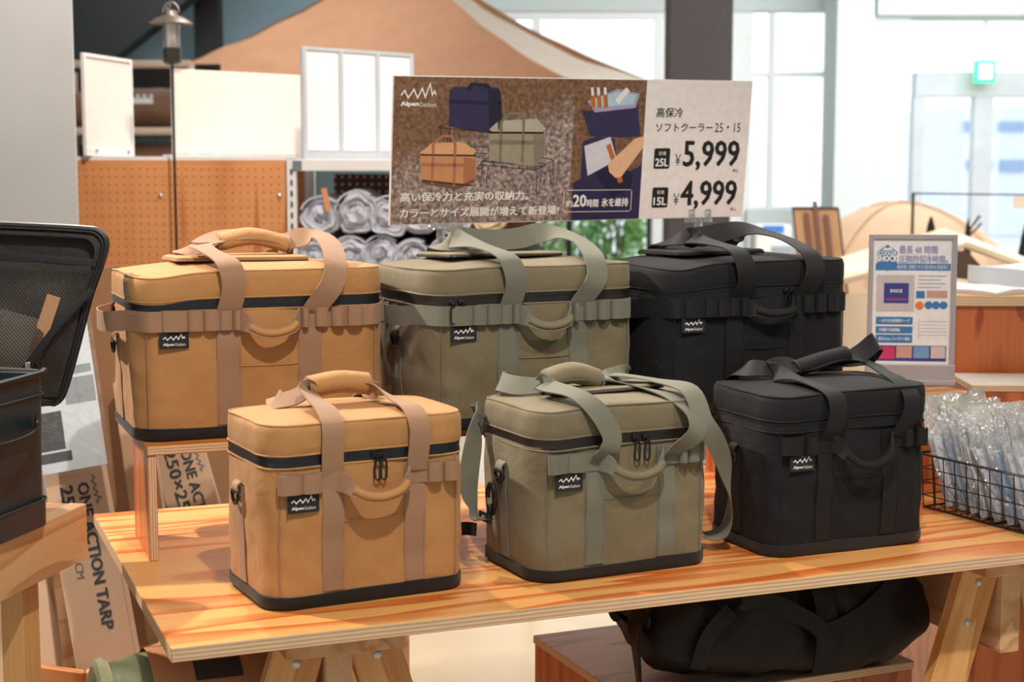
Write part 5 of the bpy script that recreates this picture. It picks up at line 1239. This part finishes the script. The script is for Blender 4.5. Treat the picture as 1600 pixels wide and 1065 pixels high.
for x in (at(250, 300, YG).x-gd.location.x, at(436, 300, YG).x-gd.location.x):
    q = MB().lathe([(.008, 0), (.008, .003), (.004, .006)], 12).build('screw', m_chrome, gd, smooth=True); q.rotation_euler = (PI/2, 0, 0); q.location = (x, .0055, at(0, 306, YG).z)
MB().box((0, .24, gz+.006), (gw, .46, .012)).build('top_board', m_wmet, gd)
MB().box((0, .47, gz/2), (gw, .012, gz)).build('back_panel', m_peg, gd)
# white rack facing the aisle with rolled grey mats
rx0, rx1 = at(448, 260, YG).x, at(838, 260, YG+.02).x
rk = thing('white_steel_rack', 'white steel rack holding grey fabric rolls behind the price sign', 'rack', ((rx0+rx1)/2, YG, 0))
rw = rx1-rx0; rt = at(500, 249, YG).z; rb = at(500, 267, YG).z
for sx_, nm in ((-1, 0), (1, 1)):
    px_ = sx_*(rw/2-.015)
    MB().box((px_, .012, rt/2), (.030, .03, rt)).build('post', m_wmet if sx_ < 0 else m_beam, rk)
    MB().box((px_, .47, rt/2), (.030, .03, rt)).build('post', m_wmet, rk)
b = MB()
for j in range(28): b.box((-rw/2+.015, -.0045, rt-.04-j*.035), (.007, .002, .018))
o = b.build('post_slots', m_dark, rk); o['kind'] = 'stuff'
MB().box((0, .006, (rt+rb)/2), (rw-.06, .022, rt-rb)).build('shelf_beam', m_wmet, rk, bevel=.002)
MB().box((0, .24, rt-.006), (rw-.06, .44, .010)).build('rack_shelf', m_wmet, rk)
MB().box((-rw/2+.035, -.007, (rt+rb)/2), (.03, .006, .03)).build('beam_bracket', m_chrome, rk)
shz = at(500, 430, YG).z
MB().box((0, .24, shz-.012), (rw-.06, .44, .02)).build('rack_shelf', m_wmet, rk)
MB().box((0, .006, shz-.02), (rw-.06, .022, .035)).build('shelf_beam', m_wmet, rk, bevel=.002)
o = MB().box((.05, .455, (rb+shz)/2), (rw-.10, .006, rb-shz-.02)).build('perforated_back', plain('dark_perforated_board', s(110, 70, 50), rough=.6), rk)
b = MB()
for i in range(24):
    for j in range(3): b.add([(-.30+i*.026+.005*math.cos(PI*a_/3), .4505, rb-.02-j*.026+.005*math.sin(PI*a_/3)) for a_ in range(6)], [(0, 1, 2, 3, 4, 5)])
o = b.build('peg_holes', m_white, rk); o['kind'] = 'stuff'
m_grey = fabric('grey_quilt', s(196, 200, 214), rough=.8, wr=.8, wscale=22); m_beige = fabric('cream_quilt', s(214, 196, 168), rough=.8, wr=.8, wscale=22)
m_strap2 = plain('orange_tag_card', s(206, 140, 98), rough=.7)
def roll(x, z, r_, mt, label, group, sd, ang=0, y0=.0):
    """rolled cloth bundle: puffy cylinder whose coiled end faces the aisle"""
    t_ = thing('fabric_roll', label, 'fabric roll', (rk.location.x+x, YG+y0+.02, z), R(ang), group)
    n_ = 26; vs = []
    P = [(.0, .003), (.018, .0), (.030, .012), (.042, .002), (.053, .014), (.062, .004), (.072, .016), (.080, .006), (.086, .022), (.088, .05), (.087, .38), (.07, .40), (.0, .405)]
    for (pr, py_) in P:
        for j in range(n_):
            a_ = 2*PI*j/n_
            w_ = 1+.30*noise.noise(Vector((math.cos(a_)*1.5+sd, math.sin(a_)*1.5, pr*14)))
            sw = .010*math.sin(a_*1+sd+pr*90)*(pr > .005 and pr < .085)
            R_ = r_/.088*pr*w_
            vs.append((R_*math.cos(a_), py_+sw+.010*noise.noise(Vector((math.cos(a_)*3, math.sin(a_)*3, sd+pr*30))), R_*math.sin(a_)*.95))
    fs = [(i*n_+j, i*n_+(j+1) % n_, (i+1)*n_+(j+1) % n_, (i+1)*n_+j) for i in range(len(P)-1) for j in range(n_)]
    zmin = min(q[2] for q in vs)
    vs = [(x_, y_, z_-zmin) for x_, y_, z_ in vs]
    MB().add(vs, fs).build('rolled_cloth', mt, t_, smooth=True, sharp=80)
    # loose outer flap over the top
    MB().ribbon([(r_*1.04*math.cos(a_), .10, -zmin+r_*1.0*math.sin(a_), 0, 1, 0) for a_ in [R(150-14*j+sd*9 % 40) for j in range(10)]], .17, .006, 3).build('outer_flap', mt, t_, smooth=True)
    return t_
def rz(v): return at(500, v, YG).z
spots = [(484, 352, .058, 'g'), (541, 362, .062, 'g'), (590, 350, .060, 'g'), (640, 352, .060, 'g'), (693, 350, .060, 'g'), (745, 352, .06, 'b'), (800, 352, .058, 'b')]
base = shz+.0
LB = ['first grey fabric roll, beside the white post', 'second grey fabric roll from the white post', 'third grey fabric roll from the white post', 'fourth grey fabric roll, hidden partly by the price sign', 'fifth grey fabric roll, left of the sign clip stem', 'cream fabric roll just right of the sign clip', 'cream fabric roll farthest right, beside the dark post']
for i, (u, v, r_, kd) in enumerate(spots):
    x = at(u, v, YG+.05).x-rk.location.x+.012
    roll(x, base, r_*1.0, m_grey if kd == 'g' else m_beige, LB[i].replace('first', 'lower first').replace('second', 'lower second').replace('third', 'lower third').replace('fourth', 'lower fourth').replace('fifth', 'lower fifth').replace('cream', 'lower cream')+', bottom row', 'rolled cloths on the white rack', i*1.7+3, 0)
for i, (u, v, r_, kd) in enumerate(spots):
    x = at(u+18 if i < 6 else u-2, v, YG+.05).x-rk.location.x
    if i == 6: continue
    roll(x, base+.122+.010*(i % 2), r_*1.14, m_grey if kd == 'g' else m_beige, LB[i].replace(' roll', ' roll of the upper row'), 'rolled cloths on the white rack', i*2.3+1, 0)
q = at(510, 312, YG-.01)
o = MB().box((0, 0, 0), (.018, .004, .075)).build('swing_tag', m_strap2, bevel=.001, loc=(q.x, YG-.012, q.z), rot=(0, R(-12), 0)); tag(o, 'orange card swing tag hanging among the grey fabric rolls', 'tag')
# white signs on top
m_wsign = plain('glossy_cream_sign', s(240, 228, 220), rough=.12, var=.01); m_wfr = plain('white_sign_frame', s(232, 228, 226), rough=.35)
m_gframe = plain('grey_sign_frame', s(186, 190, 196), rough=.35)
def topsign(name, label, u0, v0t, v0b, u1, v1t, yA, yB, kind, zb_):
    A_, B_ = at(u0, v0b, yA), at(u1, v0b, yB); A_.z = B_.z = zb_
    d = B_-A_; w_ = d.length; h_ = at(u0, v0t, yA).z-zb_
    t_ = thing(name, label, 'sign', A_, math.atan2(d.y, d.x)); t_.rotation_euler = (0, 0, math.atan2(d.y, d.x))
    f = .012
    if kind == 'panel':
        MB().box((w_/2, 0, h_/2+.004), (w_-.008, .006, h_-.008)).build('sign_face', m_wsign, t_, bevel=.002)
        MB().box((.003, .004, h_/2), (.006, .014, h_)).build('frame_rail', m_wfr, t_); MB().box((w_-.003, .004, h_/2), (.006, .014, h_)).build('frame_rail', m_wfr, t_)
        MB().box((w_/2, .03, .003), (w_, .08, .006)).build('sign_foot', m_wfr, t_)
    elif kind == 'frame':
        MB().box((w_/2, 0, h_/2), (w_-.01, .006, h_-.01)).build('sign_face', m_wsign, t_, bevel=.001)
        for x in (f/2, w_-f/2): MB().box((x, -.002, h_/2), (f, .014, h_)).build('frame_rail', m_wfr, t_, bevel=.002)
        MB().box((w_/2, -.002, h_-f/2), (w_-2*f, .014, f)).build('frame_rail', m_wfr, t_, bevel=.002)
        MB().box((w_/2, -.003, .014), (w_-2*f, .014, .028)).build('frame_foot', m_wfr, t_, bevel=.002)
        for x in (.06, w_-.05): q_ = MB().lathe([(.008, 0), (.008, .003), (.004, .005)], 10).build('screw', m_chrome, t_, smooth=True); q_.location = (x, -.0105, .016); q_.rotation_euler = (PI/2, 0, 0)
    else:
        n_ = 3
        for i in range(n_):
            xa_, xb_ = w_*i/n_, w_*(i+1)/n_
            g = 10; vs = []
            for a_ in range(g+1):
                for c_ in range(g+1):
                    u, v = a_/g, c_/g
                    vs.append((xa_+.010+(xb_-xa_-.02)*u, -.006*math.sin(PI*u)*math.sin(PI*v), .03+(h_-.045)*v))
            MB().add(vs, [(p_*(g+1)+r2, p_*(g+1)+r2+1, (p_+1)*(g+1)+r2+1, (p_+1)*(g+1)+r2) for p_ in range(g) for r2 in range(g)]).build('mirror_pane', m_mirr, t_, smooth=True)
        for i in range(n_+1): MB().box((w_*i/n_+(.006 if i == 0 else -.006 if i == n_ else 0), .004, h_/2), (.016, .016, h_)).build('frame_rail', m_gframe, t_, bevel=.002)
        MB().box((w_/2, .004, h_-.006), (w_, .014, .012)).build('frame_rail', m_gframe, t_); MB().box((w_/2, .004, .014), (w_, .014, .028)).build('frame_foot', m_gframe, t_)
        MB().box((w_/2, .014, h_/2), (w_-.01, .004, h_-.01)).build('frame_back', m_wfr, t_)
    return t_
m_mirr = plain('white_reflection_sleeve', s(244, 247, 250), rough=.08, metal=.15, var=.01)  # white base colour stands in for the windows reflected in the panes
gzt = gz+.0125
topsign('sign_holder', 'narrow white framed sign at the left on the perforated shelving', 132, 82, 246, 207, 93, 4.98, 5.30, 'frame', gzt)
topsign('sign_holder', 'wide glossy cream sign board on the perforated shelving', 272, 107, 243, 470, 125, 5.05, 5.40, 'panel', gzt)
topsign('sign_holder', 'three part mirror-like sign holder on the white rack', 475, 72, 243, 646, 95, 5.06, 5.38, 'mirror', rt)
# lantern on a pole
q = at(269, 100, 4.93)
lt = thing('lantern', 'small metal camping lantern with wide brim on a thin black pole', 'lantern', (q.x, 4.93, 0))
pz = q.z-.0
MB().tube([(0, 0, 0), (0, 0, pz)], .0045, 8).build('pole', m_plast, lt, smooth=True)
m_pew = plain('pewter', s(176, 160, 152), rough=.3, metal=.9); m_gl = clear('lantern_glass', gloss=.12, rough=.04, haze=.12)
hz = lambda v: at(269, v, 4.93).z
MB().lathe([(.004, pz-.004), (.022, pz), (.029, pz+.006), (.030, hz(77)), (.024, hz(75))], 20).build('battery_base', plain('dark_pewter', s(70, 62, 60), rough=.35, metal=.6), lt, smooth=True)
MB().lathe([(.026, hz(75)), (.027, hz(74)), (.027, hz(34)), (.024, hz(33))], 20, cap=False).build('glass_globe', m_gl, lt, smooth=True)
MB().lathe([(.014, hz(74)), (.014, hz(36))], 14).build('light_tube', plain('lantern_core', s(250, 232, 222), rough=.5), lt, smooth=True)
MB().lathe([(.026, hz(34)), (.064, hz(36)-.004), (.070, hz(36)-.002), (.045, hz(28)), (.022, hz(24)), (.020, hz(18)), (.014, hz(16)), (.002, hz(15))], 28).build('brim_cap', m_pew, lt, smooth=True)
MB().tube([(.026*math.cos(a_), 0, hz(20)+.034*math.sin(a_)) for a_ in [PI*j/12 for j in range(13)]], .0022, 6).build('bail_handle', m_pew, lt, smooth=True)
MB().tube([(-.008+.006*math.cos(a_), 0, hz(10)+.010*math.sin(a_)) for a_ in [2*PI*j/12 for j in range(12)]], .0018, 6, closed=True).build('hook', m_pew, lt, smooth=True)
MB().lathe([(.05, 0), (.05, .008), (.008, .012)], 18).build('pole_foot', m_plast, lt, smooth=True)

# ------------------------------------------------------------------ rack of brown packed tents at the far left
YR = 8.0
sx0, sx1 = at(60, 200, YR).x, at(300, 200, YR).x
fr_ = thing('storage_rack', 'pale tube rack of brown packed tents behind the white signs', 'rack', ((sx0+sx1)/2, YR, 0)); wR = sx1-sx0
m_tubep = plain('peach_tube_steel', s(222, 200, 184), rough=.45)
for v in (100, 205): MB().tube([(-wR/2, 0, at(0, v, YR).z), (wR/2, 0, at(0, v, YR).z)], .021, 10).build('shelf_tube', m_tubep, fr_, smooth=True)
for v in (205,): MB().box((0, .35, at(0, v, YR).z+.008), (wR, .66, .012)).build('rack_shelf', m_tubep, fr_)
zlow = at(0, 245, YR).z
MB().box((0, .35, zlow-.10), (wR, .66, .012)).build('rack_shelf', m_tubep, fr_)
for sx_ in (-1, 1):
    for y in (0, .68): MB().tube([(sx_*wR/2, y, 0), (sx_*wR/2, y, at(0, 100, YR).z)], .02, 8).build('rack_post', m_tubep, fr_, smooth=True)
MB().box((0, .71, (at(0, 70, YR).z)/2), (wR+.04, .02, at(0, 100, YR).z)).build('rack_back', m_beam, fr_)
for u in (122, 225, 262): 
    q = at(u, 220, YR+.70); MB().box((q.x-fr_.location.x, .695, q.z), (.13 if u > 200 else .06, .006, .045)).build('daylight_plate', plain('pale_blue_daylight_%d' % u, s(170, 200, 222), rough=.6), fr_)  # solid pale blue plates paint the window daylight glimpsed behind the rack
m_bag = fabric('brown_tent_bag', s(132, 98, 80), rough=.75, wr=1, wscale=6)
def softbag(u, v, w_, h_, label, zb_, sd, letter=False):
    q = at(u, v, YR+.28)
    t_ = thing('tent_bag', label, 'tent bag', (q.x, YR+.3, zb_), 0, 'brown packed tents on the rack')
    vs = []; nu, nv = 18, 20
    for a_ in range(nu+1):
        u_ = a_/nu*2-1; e = max(.04, 1-abs(u_)**4)**.5
        for c_ in range(nv):
            th_ = 2*PI*c_/nv
            vs.append((u_*w_/2, .24*e*math.cos(th_), h_/2+h_/2*e*math.copysign(abs(math.sin(th_))**.8, math.sin(th_))*(1+.10*noise.noise(Vector((u_*2+sd, math.cos(th_), math.sin(th_)))))))
    zmin = min(q_[2] for q_ in vs); vs = [(x, y, z-zmin) for x, y, z in vs]
    fs = [(i*nv+j, i*nv+(j+1) % nv, (i+1)*nv+(j+1) % nv, (i+1)*nv+j) for i in range(nu) for j in range(nv)]+[tuple(range(nv-1, -1, -1)), tuple(nu*nv+j for j in range(nv))]
    MB().add(vs, fs).build('tent_bag_body', m_bag, t_, smooth=True)
    MB().tube([(-w_*.3, 0, h_), (-w_*.3, -.2, h_*.8), (-w_*.32, -.247, h_*.5)], .012, 6).build('bag_strap', m_strap2, t_, smooth=True)
    if letter:
        b_ = MB()
        for k_ in range(4): b_.box((-.06+k_*.035, -.235, h_*.78), (.018, .004, .014))
        b_.box((-.03, -.243, h_*.66), (.17, .004, .03)); b_.build('printed_mark', m_white, t_)
    return t_
zs_ = at(0, 205, YR).z+.016
softbag(238, 165, .46, .215, 'brown packed tent with pale lettering on the middle rack shelf', zs_, 3, True)
softbag(118, 165, .34, .20, 'brown packed tent beside the grey column on the middle rack shelf', zs_, 9)
softbag(252, 240, .40, .16, 'dark brown packed tent on the low rack shelf behind the pole', zlow-.09, 5)

# ------------------------------------------------------------------ canopy tent
m_can = fabric('brown_canopy_cloth', s(172, 122, 90), rough=.7, wr=.5, wscale=2.2, weave=60); m_canl = fabric('lit_canopy_cloth', s(204, 190, 178), rough=.7, wr=.5, wscale=2.2, weave=60)  # second, paler cloth colour paints the right side as lit through
ap = at(632, -78, 10.6); FL = at(196, 130, 10.6); FRr = at(890, 124, 9.2); BR_ = at(1016, 126, 11.2); BL_ = Vector((FL.x+.6, 12.2, FL.z))
cn = thing('canopy_tent', 'large brown pop-up canopy tent behind the signs', 'canopy tent', ((FL.x+BR_.x)/2, 10.6, 0))
def tri_sheet(A_, B_, C_, mt, nm, sag=.10, sd=0):
    n_ = 22; vs = []; idx = {}
    nr = (B_-A_).cross(C_-A_).normalized()
    if nr.z < 0: nr = -nr
    for i in range(n_+1):
        for j in range(n_+1-i):
            a_, b_2 = i/n_, j/n_; c_ = 1-a_-b_2
            p_ = A_*c_+B_*a_+C_*b_2
            s_ = (a_*b_2+b_2*c_+a_*c_)*3
            wr_ = .030*noise.noise(Vector((p_.x*1.2+p_.z*2.5, p_.z*7, sd)))*s_+.018*math.sin(p_.z*26+p_.x*4)*s_*(1-c_)
            p_ = p_-Vector((0, 0, sag*s_))+nr*wr_-Vector(cn.location)
            idx[(i, j)] = len(vs); vs.append(p_)
    fs = []
    for i in range(n_):
        for j in range(n_-i):
            fs.append((idx[(i, j)], idx[(i+1, j)], idx[(i, j+1)]))
            if j < n_-i-1: fs.append((idx[(i+1, j)], idx[(i+1, j+1)], idx[(i, j+1)]))
    return MB().add(vs, fs).build(nm, mt, cn, smooth=True, sharp=80)
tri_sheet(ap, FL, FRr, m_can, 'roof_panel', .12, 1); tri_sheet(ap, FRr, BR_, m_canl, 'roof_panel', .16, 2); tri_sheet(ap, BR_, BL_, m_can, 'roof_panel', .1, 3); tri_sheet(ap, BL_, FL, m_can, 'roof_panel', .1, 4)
def valance(A_, B_, mt):
    n_ = 16; vs = []
    for i in range(n_+1):
        p_ = A_.lerp(B_, i/n_)-Vector(cn.location); o_ = .02*math.sin(i*1.7)
        vs += [(p_.x, p_.y+o_*.2, p_.z+.01), (p_.x, p_.y+o_, p_.z-.20)]
    MB().add(vs, [(2*i, 2*i+2, 2*i+3, 2*i+1) for i in range(n_)]).build('valance', mt, cn, smooth=True)
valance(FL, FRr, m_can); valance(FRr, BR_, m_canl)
for p_ in (FL, FRr, BR_, BL_):
    q_ = p_-Vector(cn.location); MB().box((q_.x, q_.y, (p_.z-.02)/2), (.035, .035, p_.z-.02)).build('canopy_leg', m_beam, cn)

# ------------------------------------------------------------------ tents, chair, kiosk at the right
m_tent = fabric('tan_tent_cloth', s(212, 180, 150), rough=.75, wr=.5, wscale=3, weave=80); m_cream = fabric('cream_tent_cloth', s(226, 208, 184), rough=.75, wr=.4, wscale=3, weave=80)
m_tgrey = fabric('grey_brown_inner_cloth', s(150, 138, 128), rough=.8, wr=.4, wscale=3, weave=80)
q = at(1408, 330, 8.4)
dt = thing('dome_tent', 'tan dome tent in front of the window columns', 'tent', (q.x, 8.4, 0)); Hd = at(0, 318, 8.2).z
vs = []; nu, nv = 18, 36
for i in range(nu+1):
    ph_ = PI/2*i/nu
    for j in range(nv):
        th_ = 2*PI*j/nv; sq_ = 1/(abs(math.cos(th_))**2.4+abs(math.sin(th_))**2.4)**(1/2.4)
        r_ = math.cos(ph_)
        z = Hd*math.sin(ph_)
        seam = 1-.05*math.cos(4*th_+PI)*math.sin(2*ph_)
        vs.append((.86*r_*sq_*math.cos(th_)*seam, .80*r_*sq_*math.sin(th_)*seam, z-.012*abs(noise.noise(Vector((th_*2, ph_*5, 0))))))
fs = [(i*nv+j, i*nv+(j+1) % nv, (i+1)*nv+(j+1) % nv, (i+1)*nv+j) for i in range(nu) for j in range(nv)]
MB().add(vs, fs).build('tent_cloth', m_tent, dt, smooth=True, sharp=80)
for a0 in (45, 135):
    MB().tube([(.92*math.cos(t_)*math.cos(R(a0)), .86*math.cos(t_)*math.sin(R(a0)), (Hd+.008)*abs(math.sin(t_))) for t_ in [PI*j/24 for j in range(25)]], .007, 6).build('tent_pole', m_tent, dt, smooth=True)
# cream shelter with open grey gable
pk = at(1506, 378, 5.6); eL = at(1312, 436, 5.3); eR = at(1700, 448, 5.6)
sh = thing('shelter_tent', 'cream shelter tent with open grey gable behind the blue poster', 'tent', (pk.x, 5.6, 0))
def shp(p_): return Vector(p_)-Vector(sh.location)
def sheet(name, quad, mt, th=.012, n_=12, amp=.01, sd=0):
    A_, B_, C_, D_ = [shp(x) for x in quad]; nr = (B_-A_).cross(D_-A_).normalized(); vs = []
    for k_ in (0, 1):
        for i in range(n_+1):
            for j in range(n_+1):
                u, v = i/n_, j/n_; p_ = A_.lerp(B_, u).lerp(D_.lerp(C_, u), v)
                vs.append(p_+nr*(k_*th+amp*noise.noise(p_*4+Vector((sd, 0, 0)))))
    Q_ = (n_+1)**2; fs = []
    for i in range(n_):
        for j in range(n_): k_ = i*(n_+1)+j; fs += [(k_, k_+1, k_+n_+2, k_+n_+1), (Q_+k_, Q_+k_+n_+1, Q_+k_+n_+2, Q_+k_+1)]
    E_ = [c_ for c_ in range(n_+1)]+[a_*(n_+1)+n_ for a_ in range(1, n_+1)]+[n_*(n_+1)+c_ for c_ in range(n_-1, -1, -1)]+[a_*(n_+1) for a_ in range(n_-1, 0, -1)]
    for j in range(len(E_)): fs.append((E_[j], E_[(j+1) % len(E_)], Q_+E_[(j+1) % len(E_)], Q_+E_[j]))
    return MB().add(vs, fs).build(name, mt, sh, smooth=True, sharp=50)
back = Vector((.25, 1.15, 0))
sheet('roof_sheet', (eL, pk, pk+back, eL+back), m_cream, sd=1); sheet('roof_sheet', (pk, eR, eR+back, pk+back), m_cream, sd=2)
m_trim_c = plain('cream_tent_edge', s(236, 220, 196), rough=.7)
MB().tube([tuple(shp(eL)), tuple(shp(eL.lerp(pk, .5))-Vector((0, 0, .008))), tuple(shp(pk)), tuple(shp(pk.lerp(eR, .5))), tuple(shp(eR))], .022, 8).build('roof_edge', m_trim_c, sh, smooth=True)
dn = lambda p_, z: Vector((p_.x, p_.y+.10, z))
sheet('gable_wall', (dn(eL+Vector((.20, 0, 0)), 0), dn(eR-Vector((.02, 0, 0)), 0), dn(eR-Vector((.02, 0, 0)), eR.z-.02), dn(eL+Vector((.20, 0, 0)), eL.z+.02)), m_cream, n_=6)
sheet('inner_gable', (dn(pk+Vector((-.30, -.03, 0)), pk.z-.42), dn(pk+Vector((.40, -.03, 0)), pk.z-.42), dn(pk+Vector((.03, -.03, 0)), pk.z-.035), dn(pk+Vector((-.03, -.03, 0)), pk.z-.035)), m_tgrey, n_=6)
sheet('side_wall', (Vector((eL.x, eL.y+.02, 0)), Vector((eL.x+.20, eL.y+.06, 0)), Vector((eL.x+.20, eL.y+.06, eL.z-.03)), Vector((eL.x, eL.y+.02, eL.z-.06))), m_cream, n_=4)
for p_ in (eL, eR): q_ = shp(p_); MB().tube([(q_.x, q_.y, 0), (q_.x, q_.y, q_.z)], .012, 6).build('tent_pole', m_beam, sh)
# black garment rail with card tag
q = at(1427, 302, 7.25); qe = at(1680, 308, 7.25)
gr = thing('black_display_rail', 'thin black display rail frame before the glass doors', 'display rail', (q.x, 7.25, 0))
MB().tube([(0, 0, 0), (0, 0, q.z), (qe.x-q.x, 0, q.z-.01), (qe.x-q.x, 0, 0)], .0085, 8).build('rail_frame', m_plast, gr)
MB().box(((qe.x-q.x)/2, 0, .02), (qe.x-q.x, .3, .015)).build('rail_foot', m_plast, gr)
q = at(1598, 316, 7.23)
o = MB().box((0, 0, 0), (.085, .006, .055)).build('card_sign', plain('beige_card', s(214, 196, 182), rough=.7), bevel=.001, loc=(q.x, 7.228, q.z)); tag(o, 'beige card hanging from the black display rail at right edge', 'card')
# black folded bags standing up behind the poster
def blackcone(u, vt, y, w_, h_, label, ears=False):
    q_ = at(u, vt, y); t_ = thing('folded_black_chair', label, 'folded chair', (q_.x, y, 0), 0, 'folded black chairs behind the poster')
    vs = []; P = [(1.0, 0), (.95, .25), (.9, .5), (.80, .72), (.55, .86), (.28, .96), (.10, 1.0)]
    for f, zz_ in P:
        for j in range(12):
            a_ = 2*PI*j/12; vs.append((w_*f*math.cos(a_)*(1+.1*noise.noise(Vector((zz_*5, a_, u)))), w_*.6*f*math.sin(a_), q_.z*zz_ if zz_ < .7 else q_.z-h_*(1-zz_)/.28*1.0 if zz_ < 1 else q_.z))
    MB().add(vs, [(i*12+j, i*12+(j+1) % 12, (i+1)*12+(j+1) % 12, (i+1)*12+j) for i in range(6) for j in range(12)]+[tuple(range(11, -1, -1)), tuple(72+j for j in range(12))]).build('folded_cloth', m_blk, t_, smooth=True)
    if ears:
        MB().tube([(.0, 0, q_.z-.06), (.03, 0, q_.z-.02), (.05, 0, q_.z+.012), (.056, 0, q_.z+.004)], .005, 6).build('strap_end', m_plast, t_, smooth=True)
        MB().tube([(.0, 0, q_.z-.08), (.035, 0, q_.z-.05), (.06, 0, q_.z-.02)], .006, 6).build('strap_end', m_plast, t_, smooth=True)
    return t_
blackcone(1455, 338, 7.0, .028, .07, 'black folded chair top behind the poster, left of the shelter peak')
blackcone(1513, 341, 7.0, .020, .09, 'black folded chair top with loose strap ends, right above the shelter peak', True)
blackcone(1604, 346, 7.0, .040, .14, 'black folded chair top at the right picture edge')
# wooden frame chair back
a = at(1275, 385, 7.35)
wc = thing('wood_sling_chair', 'brown sling chair back with dark wooden slats', 'chair', (a.x, 7.35, 0), R(-8))
zt_, zb_ = at(0, 326, 7.35).z, .35
m_sling = fabric('brown_sling', s(172, 132, 96), rough=.8, weave=120); m_dw = plain('dark_red_wood', s(104, 58, 42), rough=.5)
def lean(x, z): return x-(z-1.2)*.12
def leanbox(nm, x0_, x1_, z0_, z1_, y0_, y1_, mt):
    vs = [(lean(x, z), y+(z-.6)*.15, z) for x in (x0_, x1_) for y in (y0_, y1_) for z in (z0_, z1_)]
    return MB().add(vs, [(0, 1, 3, 2), (4, 6, 7, 5), (0, 4, 5, 1), (2, 3, 7, 6), (0, 2, 6, 4), (1, 5, 7, 3)]).build(nm, mt, wc)
leanbox('sling_back', -.105, .105, zb_, zt_, 0, .02, m_sling)
leanbox('slat', -.058, -.034, .0, zt_-.02, -.02, -.002, m_dw); leanbox('slat', .034, .058, .0, zt_-.03, -.02, -.002, m_dw); leanbox('slat', -.012, .010, .5, zt_+.035, -.02, -.002, m_dw)
leanbox('top_rail', -.11, .11, zt_-.004, zt_+.006, -.006, .026, m_beam)
leanbox('frame_side', -.112, -.104, .0, zt_, -.004, .024, m_beam); leanbox('frame_side', .104, .112, .0, zt_, -.004, .024, m_beam)
leanbox('seat_sling', -.105, .105, .33, .35, -.35, .02, m_sling)
leanbox('slat', -.058, -.034, 0, .33, -.36, -.34, m_dw); leanbox('slat', .034, .058, 0, .33, -.36, -.34, m_dw)
# white kiosk with blue panel
a = at(1204, 350, 11.0)
kk_ = thing('white_kiosk', 'white kiosk with blue panel under the far window', 'kiosk', (a.x, 11.0, 0))
MB().box((0, 0, a.z/2), (.26, .25, a.z)).build('kiosk_body', m_wmet, kk_, bevel=.02); MB().box((0, -.13, a.z-.03), (.15, .02, .05)).build('blue_panel', ink('kiosk_blue', 60, 120, 200), kk_, bevel=.003)
MB().box((.06, -.13, a.z-.22), (.14, .012, .14)).build('dark_screen', ink('kiosk_grey', 150, 160, 172), kk_)
# greenery outside the glass
m_leaf1 = plain('leaf_green', s(86, 150, 62), rough=.5, var=.5, vscale=9); m_leaf2 = plain('pale_leaf_green', s(150, 200, 120), rough=.5, var=.3, vscale=9); m_stem = plain('bark', s(80, 62, 48), rough=.9)
rnd = random.Random(3)
def shrub(u, y, w_, h_, label, mt, n_=900):
    q_ = at(u, 370, y); t_ = thing('leafy_shrub', label, 'shrub', (q_.x, y, -.01), 0, 'shrubs outside the window')
    b_ = MB()
    for i in range(n_):
        a_ = rnd.uniform(0, 2*PI); e = rnd.random()**.4; zz_ = rnd.uniform(.1, 1)
        r_ = w_*e*math.sin(PI*min(1, .2+zz_*.75))**.6
        c_ = Vector((r_*math.cos(a_), r_*math.sin(a_)*.6, h_*zz_)); L_ = rnd.uniform(.05, .09)
        d_ = Vector((rnd.uniform(-1, 1), rnd.uniform(-1, 1), rnd.uniform(-.4, .8))).normalized(); s_ = d_.orthogonal().normalized()*L_*.32
        b_.add([c_, c_+d_*L_*.5+s_, c_+d_*L_, c_+d_*L_*.5-s_], [(0, 1, 2, 3)])
    b_.build('foliage', mt, t_)
    for k_ in range(4): MB().tube([(0, 0, 0), (w_*.2*math.cos(k_*1.7), .1*math.sin(k_*1.7), h_*.5), (w_*.45*math.cos(k_*1.7), .2*math.sin(k_*1.7), h_*.85)], [.02, .014, .006], 6).build('stem', m_stem, t_, smooth=True)
for i, (u, y, w_, h_, mt, lb) in enumerate([(845, 13.7, .30, 1.22, m_leaf1, 'dark green shrub outside, just right of the dark rack post'), (900, 14.5, .34, 1.18, m_leaf2, 'pale green shrub outside, below the middle of the price sign'), (958, 13.7, .30, 1.25, m_leaf1, 'deep green shrub outside, right of the pale one'), (1018, 14.5, .34, 1.16, m_leaf2, 'pale green shrub outside, beside the dark column'), (800, 15.0, .34, 1.2, m_leaf1, 'green shrub outside, mostly hidden behind the rack')]): shrub(u, y, w_, h_, lb, mt)
